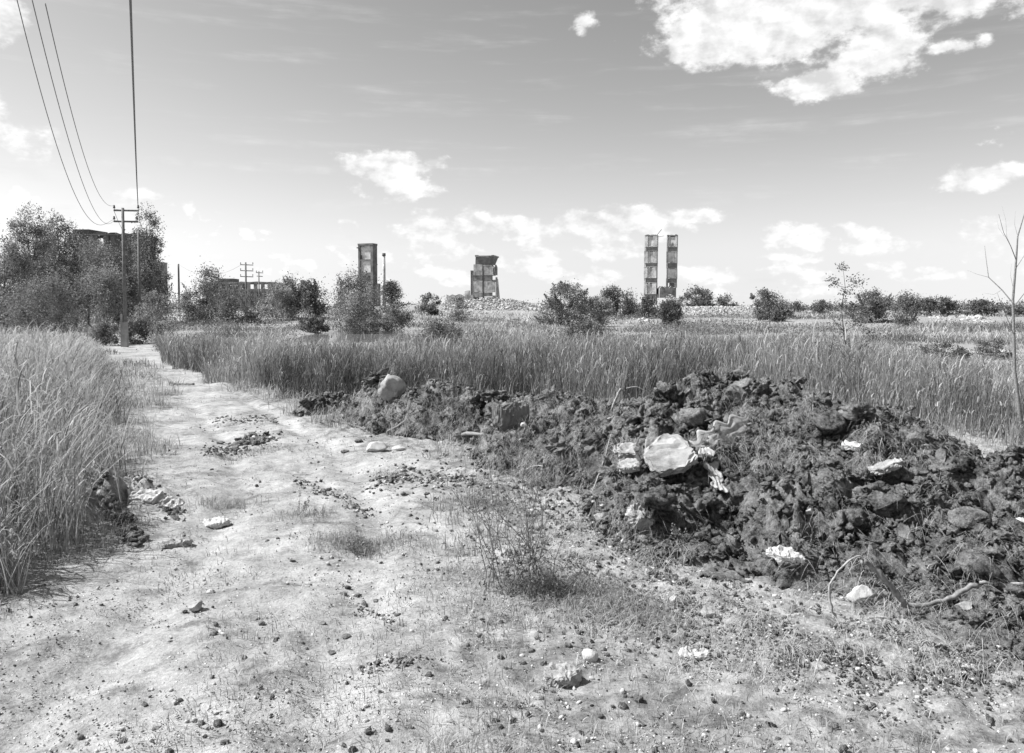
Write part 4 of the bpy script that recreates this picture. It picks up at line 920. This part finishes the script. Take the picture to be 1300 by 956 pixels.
def wire(pts, label, rad, grp='overhead wires over the track'):
    """pts: (px, py, Y) control points"""
    P = [at(*p) for p in pts]; tt = np.array([p.y for p in P]); yy = np.linspace(tt[0], tt[-1], 40) if tt[0] != tt[-1] else tt
    # smooth quadratic sag through the points
    cx_ = np.polyfit(tt, [p.x for p in P], 1); cz_ = np.polyfit(tt, [p.z for p in P], 3 if len(P) > 4 else 2)
    mb = MB(); mb.tube([(np.polyval(cx_, v), v, np.polyval(cz_, v)) for v in yy], rad, 6)
    tag(mb.build('power_wire', M_WIRE, None, True), label, 'wire', grp)
wire([(145, 279, 42), (133, 283, 33), (112, 282, 25), (88, 230, 19.2), (66, 160, 15.9), (45, 90, 13.6), (22, 0, 12.)], 'leftmost overhead wire coming down to the nearest power pole', .0075)
wire([(145, 280, 42), (138, 284, 36), (110, 247, 22.5), (86, 175, 17.2), (62, 85, 13.9), (42, 0, 12.)], 'middle of the three thin overhead wires', .0075)
wire([(145, 261, 42), (136, 260, 33), (118, 230, 23.5), (96, 165, 17.4), (75, 75, 13.6), (57, 0, 12.)], 'rightmost of the three thin overhead wires', .0075)
wire([(175.5, 262, 42), (174, 240, 30), (172, 200, 22.5), (169.5, 130, 17), (168, 60, 13.8), (166.5, 0, 12.)], 'thick overhead cable rising almost straight up from the nearest power pole', .021)
wire([(145, 267, 42), (160, 299, 58), (170.5, 298, 76)], 'wire from the left arm of the nearest pole to the second pole', .012, 'wires between the farther poles')
wire([(175.5, 267, 42), (182, 299, 58), (185.5, 298, 76)], 'wire from the right arm of the nearest pole to the second pole', .012, 'wires between the farther poles')
wire([(228, 337, 135), (262, 349, 125), (305, 336, 112)], 'thin wire from the lone pole towards the far pair of poles', .016, 'wires between the farther poles')

# ================================================================== STONES, SLABS AND SCRAPS
def stone(px, py, wpx, hpx, label, mat=None, kind='stone', seed=0, flat=1., facets=7, deep=.8, rot=None, sink=.25, dz=0., group='stones lying about the track and heap'):
    c = hit(px, py + hpx * .3); k = c.y / 1000.; r = np.random.default_rng(seed + int(px * 3 + py)); V, F = ico(4)
    for _ in range(facets):
        d = r.normal(size=3); d /= np.linalg.norm(d); h = r.uniform(.5, .82); e_ = np.maximum(V @ d - h, 0); V = V - e_[:, None] * d
    s = r.uniform(0, 50); dn = fbm(V[:, 0] * 2 + s + V[:, 2], V[:, 1] * 2 - V[:, 2] + s, 1.5, 5, 3); V = V * (1 + .22 * dn)[:, None]
    V = V - (V.max(0) + V.min(0)) / 2; V = V / (V.max(0) - V.min(0))
    V = V * np.array([wpx * k, wpx * k * deep, hpx * k * flat])
    if rot is not None: V = V @ np.array(Matrix.Rotation(rot[0], 3, 'X') @ Matrix.Rotation(rot[1], 3, 'Y')).T
    hh = V[:, 2].max()
    o = mesh_np(kind, V, [F], mat or M_ROCK, smooth=True, loc=(c.x, c.y, sz(c.x, c.y) + hh * (1 - 2 * sink) + dz)); return tag(o, label, kind.replace('_', ' '), group)
def slab(px, py, wpx, hpx, thick, label, mat=None, rot=(0, 0, 0), seed=0, kind='concrete_slab', dz=0., deep=None):
    """flat broken slab: wide wpx; rot in degrees"""
    c = hit(px, py + hpx * .3); k = c.y / 1000.; r = np.random.default_rng(seed + int(px)); bm = bmesh.new(); n = 9
    A = np.linspace(0, 2 * math.pi, n, endpoint=False) + r.uniform(-.22, .22, n); rad = r.uniform(.42, .56, n); D = deep or hpx * k * 2
    top = [bm.verts.new((max(-.5, min(.5, rad[i] * 1.25 * math.cos(a))) * wpx * k, max(-.5, min(.5, rad[i] * 1.25 * math.sin(a))) * D, thick / 2)) for i, a in enumerate(A)]
    f = bm.faces.new(top); ex = bmesh.ops.extrude_face_region(bm, geom=[f]); bmesh.ops.translate(bm, vec=(0, 0, -thick), verts=[v for v in ex['geom'] if isinstance(v, bmesh.types.BMVert)])
    bmesh.ops.recalc_face_normals(bm, faces=bm.faces); bmesh.ops.bevel(bm, geom=list(bm.edges), offset=thick * .12, segments=1, affect='EDGES')
    bmesh.ops.triangulate(bm, faces=bm.faces); bmesh.ops.subdivide_edges(bm, edges=bm.edges, cuts=4, use_grid_fill=True)
    for v in bm.verts: q = v.co; v.co += Vector((0, 0, 1)) * float(fbm(np.array([q.x * 9 + 5 * q.z]), np.array([q.y * 9 + 9 * q.z]), 1.5, 4, 5)[0]) * thick * .25 + v.normal * float(fbm(np.array([q.x * 30 + q.z * 40]), np.array([q.y * 30]), 1.5, 4, 6)[0]) * .03
    me = bpy.data.meshes.new(kind); bm.to_mesh(me); bm.free(); me.materials.append(mat or M_CONC)
    o = bpy.data.objects.new(kind, me); COL.objects.link(o); o.rotation_euler = [R(a) for a in rot]; o.location = (c.x, c.y, sz(c.x, c.y) + thick * .3 + dz)
    return tag(o, label, kind.split('_')[-1], 'slabs of broken concrete')
stone(247, 770, 22, 17, 'grey stone with a pale top alone on the track, lower left', M_CONC, 'stone', 1, facets=9)
stone(235, 776, 7, 5, 'tiny dark stone touching the lone grey stone on the left', M_SOIL, 'stone', 2)
stone(267, 751, 10, 7, 'small pale pebble just above the lone grey stone on the left', M_ROCK, 'stone', 3)
slab(270, 663, 44, 11, .05, 'thin pale slab lying flat on the left of the track', M_ROCK, (8, -6, 15))
slab(184, 630, 38, 12, .07, 'pale concrete piece at the edge of the left reeds', M_ROCK, (20, 5, -10), 2)
slab(216, 640, 32, 12, .07, 'pale tilted slab beside the concrete piece near the left reeds', M_ROCK, (28, 12, 20), 3)
stone(166, 628, 18, 17, 'dark rounded lump tucked against the left reeds', M_CONCD, 'stone', 4)
slab(225, 690, 36, 8, .05, 'half buried flat stone below the thin pale slab on the left', M_CONC, (6, 4, 40), 5)
stone(479, 567, 28, 14, 'white lump of rock where the track meets the left end of the heap', M_ROCK, 'stone', 5, facets=4)
stone(506, 569, 18, 7, 'flatter white lump beside the white rock at the heap end', M_ROCK, 'stone', 6)
stone(438, 573, 11, 5, 'small dark clod stone left of the white rock', M_SOIL, 'stone', 7)
stone(456, 560, 12, 5, 'small dark clod stone above and left of the white rock', M_SOIL, 'stone', 8)
stone(498, 492, 36, 34, 'domed grey boulder with a pale cap rising from the reeds', M_CONC, 'boulder', 9, facets=5, dz=-.02, group=None)
stone(529, 488, 7, 6, 'pale fist sized stone on the heap crest by the domed boulder', M_ROCK, 'stone', 10)
slab(648, 542, 46, 26, .30, 'thick block with a dark front face sticking out of the heap left of centre', M_CONCD, (-4, 0, 14), 7, dz=.16, deep=.4)  # darker concrete all over, put in for the shade on its front
stone(665, 541, 9, 6, 'white stone on the front of the thick dark faced block', M_ROCK, 'stone', 11, dz=.02)
slab(800, 580, 40, 14, .07, 'upper of two ledge slabs in the hollow of the heap', M_CONC, (12, 0, 4), 8, dz=.08, deep=.3)
slab(798, 598, 26, 9, .05, 'lower of two ledge slabs in the hollow of the heap', M_CONC, (10, -4, -6), 9, dz=.06, deep=.25)
slab(849, 593, 62, 30, .08, 'large pale tilted slab leaning on the middle of the heap', M_CONC, (34, -14, 8), 10, dz=.17, deep=.5)
slab(829, 585, 17, 8, .03, 'small white tile piece left of the large tilted slab', M_ROCK, (30, -20, 20), 11, dz=.06)
stone(833, 568, 13, 15, 'upright pale stone above the small white tile piece', M_ROCK, 'stone', 12, dz=.03)
slab(812, 662, 32, 28, .13, 'tilted stone block at the foot of the heap below the tilted slab', M_CONC, (35, 20, 25), 12, dz=.06, deep=.2)
stone(763, 658, 19, 12, 'brick sized pale stone at the heap foot, left of the tilted block', M_CONC, 'stone', 13, facets=9)
stone(767, 727, 16, 11, 'pale rounded stone behind the twiggy shrub', M_CONC, 'stone', 14)
stone(855, 762, 11, 12, 'bright white pebble standing out on the ground below the heap', M_ROCK, 'stone', 15, facets=4)
stone(898, 777, 22, 16, 'squarish grey stone right of the bright white pebble', M_CONC, 'stone', 16, facets=9)
slab(881, 832, 38, 10, .04, 'flat white slab in the lower foreground right of centre', M_ROCK, (8, 3, 5), 13)
stone(749, 832, 22, 18, 'knobbly white lump in the lower foreground', M_ROCK, 'stone', 17, facets=3)
slab(713, 858, 46, 18, .07, 'broad pale half buried slab at the bottom of the view', M_CONC, (4, 2, 10), 14)
stone(690, 638, 7, 5, 'tiny white stone among the twigs of the bare shrub', M_ROCK, 'stone', 18)
stone(1028, 650, 11, 9, 'small white stone halfway up the right part of the heap', M_ROCK, 'stone', 19)
slab(1092, 571, 44, 9, .05, 'pale slab lying just below the crest of the right heap', M_ROCK, (12, 0, -5), 15, dz=.04)
slab(1124, 608, 42, 12, .06, 'grey slab roofing a dark hollow in the right heap', M_CONC, (-6, -18, 10), 16, dz=.1)
stone(1090, 753, 34, 28, 'pale rounded stone under the bent branch on the right', M_ROCK, 'stone', 20, facets=5)
slab(997, 713, 44, 12, .06, 'pale flat slab low on the front of the right heap', M_ROCK, (14, 6, -8), 17, dz=.04)
stone(1223, 771, 22, 17, 'pale angular stone right of the bent branch curve', M_CONC, 'stone', 21)
stone(1295, 664, 22, 16, 'pale stone on the heap cut by the right edge', M_ROCK, 'stone', 22)
stone(1119, 852, 26, 12, 'flat grey stone near the bottom right', M_CONC, 'stone', 23)
stone(1040, 846, 20, 12, 'dull stone in the bottom foreground left of the flat grey one', M_CONC, 'stone', 24)
stone(1050, 540, 44, 36, 'dark earthy boulder on the crest with a shaded face', M_SOIL, 'boulder', 25, facets=8, dz=.02, group=None)
stone(932, 502, 30, 26, 'dark upright clod on the highest point of the heap', M_SOIL, 'clod', 26, facets=6, dz=.02, group=None)
stone(1165, 560, 30, 24, 'dark overhanging clod on the right crest of the heap', M_SOIL, 'clod', 27, facets=6, dz=.02, group=None)
stone(760, 595, 34, 44, 'large dark clod with a shadowed face left of the ledge slabs', M_SOIL, 'clod', 28, facets=6, group=None)
stone(1125, 640, 44, 36, 'large dark clod in the shaded hollow of the right heap', M_SOIL, 'clod', 29, facets=6, group=None)
stone(880, 530, 36, 26, 'dark clod right of the bent stick on the heap', M_SOIL, 'clod', 30, facets=6, group=None)
stone(1230, 660, 46, 30, 'broad lumpy clod low on the far right of the heap', M_SOIL, 'clod', 31, facets=5, group=None)
stone(1240, 720, 56, 40, 'biggest rounded clod at the lower right of the heap', M_SOIL, 'clod', 32, facets=5, group=None)
for i, (px, py, wd, hh, lb) in enumerate(((436, 753, 11, 5, 'below the long tuft'), (439, 808, 13, 6, 'at the bottom near the middle'), (421, 829, 11, 8, 'at the bottom left of the middle'), (309, 835, 10, 7, 'at the bottom, farthest left'), (477, 763, 9, 5, 'under the sparse grass'), (410, 791, 9, 5, 'between the long tuft and the bottom stones'))):
    stone(px, py, wd, hh, 'small dark stone on the pale track ' + lb, M_CONCD, 'stone', 40 + i)

# sticks, roots and the bent branch
def stick(pts, r0, r1, name, label, mat, lift=.015, cat='stick', free=None):
    P = []
    for i, q in enumerate(pts):
        if len(q) == 3: P.append(at(q[0], q[1], q[2]))
        else: c = hit(*q); P.append(c + Vector((0, 0, lift)))
    fine = []
    for i in range(len(P) - 1):
        a, b_, c, d = P[max(i - 1, 0)], P[i], P[i + 1], P[min(i + 2, len(P) - 1)]
        for t_ in (0, .25, .5, .75): fine.append(.5 * ((2 * b_) + (c - a) * t_ + (2 * a - 5 * b_ + 4 * c - d) * t_ ** 2 + (3 * b_ - a - 3 * c + d) * t_ ** 3))
    fine.append(P[-1]); n = len(fine); mb = MB(); fine = [f_ + Vector([random.gauss(0, .35 * r0) for _ in range(3)]) for f_ in fine]; mb.tube(fine, [(r0 + (r1 - r0) * i / (n - 1)) * random.uniform(.8, 1.25) for i in range(n)], 7)
    return tag(mb.build(name, mat, None, True), label, cat)
z8 = lambda a, b_: (940 + a / 2.655, 500 + b_ / 2.655)
yb = hit(1120, 745).y
def y8(pts, y0, y1): return [(a, b_, y0 + (y1 - y0) * i / (len(pts) - 1)) for i, (a, b_) in enumerate(pts)]
pts = [z8(415, 565), z8(450, 590), z8(500, 640), z8(535, 685), z8(570, 715), z8(660, 705), z8(740, 670), z8(800, 640)]
yy = hit(*z8(570, 722)).y
stick([(a, b_, yy - .04) for a, b_ in pts], .019, .016, 'bent_branch', 'long weathered branch bent in a curve low on the right heap', M_CABLE, cat='branch')
stick([(a, b_, hit(a, b_).y - .05) for a, b_ in (z8(810, 636), z8(880, 642), z8(960, 636), z8(1010, 620))], .015, .014, 'pipe', 'straight pale pipe end beside the bent branch at the right edge', M_PALEW, cat='pipe')
ya = hit(*z8(310, 760)).y
stick([(a, b_, ya - .03) for a, b_ in (z8(320, 755), z8(302, 700), z8(305, 640), z8(340, 585), z8(395, 548), z8(412, 560))], .009, .006, 'hooped_root', 'arched pale root standing in front of the pale rounded stone', M_PALEW, cat='root')
stick([(943, 486, 10.1), (936, 500, 10.1), (923, 522, 10.1)], .012, .014, 'stick', 'dark stick leaning on the highest point of the heap', M_DEAD)
stick([(795, 493, 10.6), (808, 491, 10.6), (820, 497, 10.6), (833, 504, 10.6), (848, 503, 10.6), (862, 508, 10.6)], .007, .006, 'wire_loop', 'pale wavy wire arching over the crest of the heap', M_PALEW, cat='wire')
stick([(788, 494, 10.4), (783, 503, 10.4), (776, 521, 10.4)], .012, .014, 'stick', 'pale stick propped up at the left end of the wavy wire', M_PALEW)
stick([(788, 494, 10.4), (796, 500, 10.45), (799, 507, 10.5)], .011, .009, 'stick', 'short dark stick crossing the top of the propped pale stick', M_DEAD)
stick([(776, 551, hit(776, 560).y - .1), (766, 585, hit(766, 590).y - .15), (752, 624, hit(752, 628).y - .05)], .005, .006, 'stem', 'long thin dry stem hanging down the front of the large dark clod', M_PALEW, cat='stem')
stick([(411, 534), (425, 536), (445, 541), (464, 547)], .022, .014, 'stick', 'bleached stick on the ground at the left tip of the heap', M_DEAD, .03)
stick([(516, 537), (504, 544), (490, 552)], .022, .018, 'stick', 'short stick pointing at the white rock', M_DEAD, .03)
stick([(582, 556), (610, 553), (634, 553)], .03, .02, 'log', 'thin dark log under the thick dark faced block', M_DEAD, .03, 'log')
stick([(876, 548, hit(876, 552).y - .06), (900, 532, hit(900, 536).y - .08), (930, 528, hit(930, 532).y - .1), (960, 520, hit(960, 524).y - .05)], .01, .006, 'root', 'thin root running across the heap below its highest point', M_DEAD, cat='root')
stick([(668, 595, hit(668, 598).y - .05), (680, 591, hit(680, 595).y - .05), (690, 592, hit(690, 596).y - .05)], .008, .006, 'stick', 'short pale stick lying over the matted grass', M_PALEW)
stick([(740, 783), (760, 788), (785, 792)], .006, .004, 'stick', 'thin twig on the ground right of the twiggy shrub', M_DEAD)
stick([(216, 487), (228, 489), (246, 489)], .03, .03, 'log', 'dark plank end lying on the far track near the left verge', M_DEAD, .04, 'log')
# ridges of scraped earth across the track (uncountable crumbs)
r = np.random.default_rng(55); PP = []; SS = []
for px0, py0, px1, py1, n, s_ in ((270, 533, 352, 530, 300, .022), (296, 566, 345, 556, 260, .05), (262, 575, 300, 570, 120, .03), (380, 610, 470, 650, 260, .022), (480, 608, 600, 612, 260, .025), (470, 620, 520, 600, 120, .03), (455, 765, 500, 790, 90, .014), (460, 850, 540, 838, 120, .012), (650, 690, 830, 760, 1300, .014), (800, 760, 1100, 840, 1700, .013), (1060, 800, 1300, 860, 1300, .015), (700, 760, 1200, 900, 1500, .011), (560, 600, 760, 650, 1300, .022), (740, 660, 860, 740, 900, .02), (130, 640, 175, 690, 240, .05), (150, 600, 230, 660, 200, .03)):
    t_ = r.random(n); wd = 2.2 if px1 - px0 < 130 else 13
    pts = [gpt(px0 + (px1 - px0) * a + r.normal(0, 3 * wd), py0 + (py1 - py0) * a + r.normal(0, 1.6 * wd)) for a in t_]
    q = np.array([[p.x, p.y] for p in pts]); z_ = s_ * r.uniform(.3, 1.6, n) * (.35 + .65 * r.random(n) ** 2); q = np.column_stack([q, surf(q[:, 0], q[:, 1]) + z_ * .3]); PP.append(q); SS.append(z_)
PP = np.concatenate(PP); SS = np.concatenate(SS); kx = r.random(len(PP)) < .9
tag(scatter_lumps('scraped_earth', PP[kx], SS[kx], M_SOIL, 2, 3, .5, 9), 'dark scraped earth crumbled over the track and the heap foot', 'earth', kind='stuff')
tag(scatter_lumps('stone_chips', PP[~kx], SS[~kx], M_ROCK, 2, 5, .2, 12), 'pale stone chips among the scraped earth', 'stone chips', kind='stuff')

# rag draped over the heap
def rag(path, label, wid, lift, seed, fold):
    r = np.random.default_rng(seed); P = [hit(*q) + Vector((0, -.02, lift)) for q in path]; nn_ = 26; V = []; mm = 12
    for i in range(nn_):
        f = i / (nn_ - 1) * (len(P) - 1); k = min(int(f), len(P) - 2); c = P[k].lerp(P[k + 1], f - k); d = (P[k + 1] - P[k]).normalized(); s_ = d.cross(Vector((0, -1, .5))).normalized()
        for j in range(mm):
            u_ = j / (mm - 1) - .5; p = c + s_ * u_ * wid * (1 + .35 * math.sin(i * .9 + seed)); up = Vector((0, -.5, .8)).normalized()
            p = p + up * fold * (math.sin(u_ * 19 + i * .25 + seed) + .6 * float(vn(np.array([i * .7 + seed]), np.array([j * .9]), seed)[0]) * 2); V.append(p[:])
    ii = np.arange(nn_ * mm).reshape(nn_, mm); Q = np.stack([ii[:-1, :-1], ii[:-1, 1:], ii[1:, 1:], ii[1:, :-1]], -1).reshape(-1, 4)
    o = mesh_np('rag', V, [Q], M_RAG, smooth=True); sm = o.modifiers.new('thickness', 'SOLIDIFY'); sm.thickness = .006; return tag(o, label, 'rag')
rag([(956, 542), (930, 553), (905, 565), (886, 580)], 'pale folded cloth sheet lying over the heap right of the tilted slab', .26, .06, 3, .008)
rag([(893, 574), (901, 592), (908, 612), (913, 628)], 'torn pale rag hanging down below the cloth sheet', .13, .05, 5, .010)

# --- twiggy shrub in the foreground
r = np.random.default_rng(120); base = gpt(662, 748); base.z = sz(base.x, base.y); e = empty('twiggy_shrub', base, 'knee-high bare twiggy shrub with dark leaves at its base, in the middle foreground', 'shrub'); k = base.y / 1000.
mb = MB(); tips = []; allp = []
def twig(p, d, L, rr_, lvl):
    n = 5; pts = [p]; 
    for i in range(n): d = (d + Vector(r.normal(0, .11, 3)) + Vector((0, 0, .03))).normalized(); p = p + d * L / n; pts.append(p); allp.append(p.copy())
    mb.tube(pts, [rr_ * (1 - .6 * i / n) for i in range(n + 1)], 4, False); tips.append(p)
    if lvl > 0:
        for _ in range(3 + int(r.integers(0, 3))):
            q = pts[int(r.integers(2, n + 1))]; nd = (d + Vector(r.normal(0, .55, 3))).normalized(); twig(q, nd, L * r.uniform(.3, .55), rr_ * .55, lvl - 1)
for _ in range(21):
    off = Vector((r.normal(0, .13), r.normal(0, .10), 0)); tgt = Vector((r.uniform(-.42, .36), r.uniform(-.2, .3), r.uniform(.45, .95))); p0 = base + off; twig(p0, (tgt - off * .4).normalized(), tgt.length * r.uniform(.7, 1.0), .0042, 2)
mb.build('stems', M_BARK, e)
A = np.array([p[:] for p in allp]); low = A[(A[:, 2] - base.z) < .34]; sel = low[r.integers(0, len(low), 520)] + r.normal(0, .03, (520, 3)); hi = A[r.integers(0, len(A), 520)] + r.normal(0, .008, (520, 3)); low2 = np.array(base[:]) + np.abs(r.normal(0, 1, (420, 3))) * np.array([.16, .12, .09]) * np.array([1, 1, 1]) * np.where(r.random((420, 3)) < .5, -1, 1) * np.array([1, 1, -1]) ; low2[:, 2] = base.z + np.abs(low2[:, 2] - base.z)
leaves('foliage', np.concatenate([sel, low2]), .034 * r.uniform(.5, 1.4, 940), M_WEED, r, .4, e, up=.3); leaves('small_leaves', hi, .013 * r.uniform(.5, 1.4, 520), M_WEED, r, .6, e)
# bare weeds standing about
def weed(px, py, h, label, n, seed, lv=.2, spread=.25, mat=M_BARK):
    global mb, tips, allp, r
    r = np.random.default_rng(seed); c = hit(px, py); e = empty('weed', c, label, 'weed', 'dry weeds standing on the wasteland'); mb = MB(); tips = []; allp = []
    for _ in range(n): twig(c + Vector((r.normal(0, .02), r.normal(0, .02), -.01)), Vector((r.normal(0, spread), r.normal(0, spread), 1)).normalized(), h * r.uniform(.6, 1.), .0028 + h * .001, 1)
    mb.build('stems', mat, e); A = np.array([p[:] for p in allp]); m_ = int(len(A) * 1.2); P = A[r.integers(0, len(A), m_)] + r.normal(0, .01, (m_, 3)); leaves('foliage', P, .025 * r.uniform(.5, 1.3, m_), M_WEED, r, .4, e)
weed(160, 510, .9, 'dark weed poking out between the left reeds and the verge', 5, 201, spread=.3)
weed(605, 650, .32, 'thin sprig left of the twiggy shrub', 5, 203)
weed(450, 700, .18, 'dark low weed on the long tuft in the middle of the track', 10, 204, spread=.7)
weed(378, 655, .22, 'sparse sprig on the pale track left of the long tuft', 5, 205, spread=.5)
weed(705, 760, .35, 'dark weed at the right foot of the twiggy shrub', 12, 206, spread=.6)
weed(1075, 520, .8, 'dry weed behind the crest of the right heap, below the sapling', 6, 207)
weed(700, 520, .35, 'weed on the heap crest left of the wavy wire', 6, 208, spread=.5)
weed(575, 530, .55, 'dark spiky weed behind the heap, left of the thick block', 9, 209, spread=.35)
weed(870, 690, .2, 'small weed at the heap foot right of the tilted block', 6, 210, spread=.5)

# the ruins stand turned a little, so their faces catch the sun from the left and their right sides stay dark
for o in COL.objects:
    if o.parent is None and o.get('category') == 'ruin': _k = {'ruined_shaft': (-20, .93), 'ruined_tower': (-10, 1.02)}.get(o.name, (-18, .92)); o.rotation_euler.z = R(_k[0]); o.scale = (_k[1], _k[1], 1)
for o in COL.objects:
    if o.parent is None and o.type in ('MESH', 'EMPTY') and not o.get('kind'): o['kind'] = 'thing'
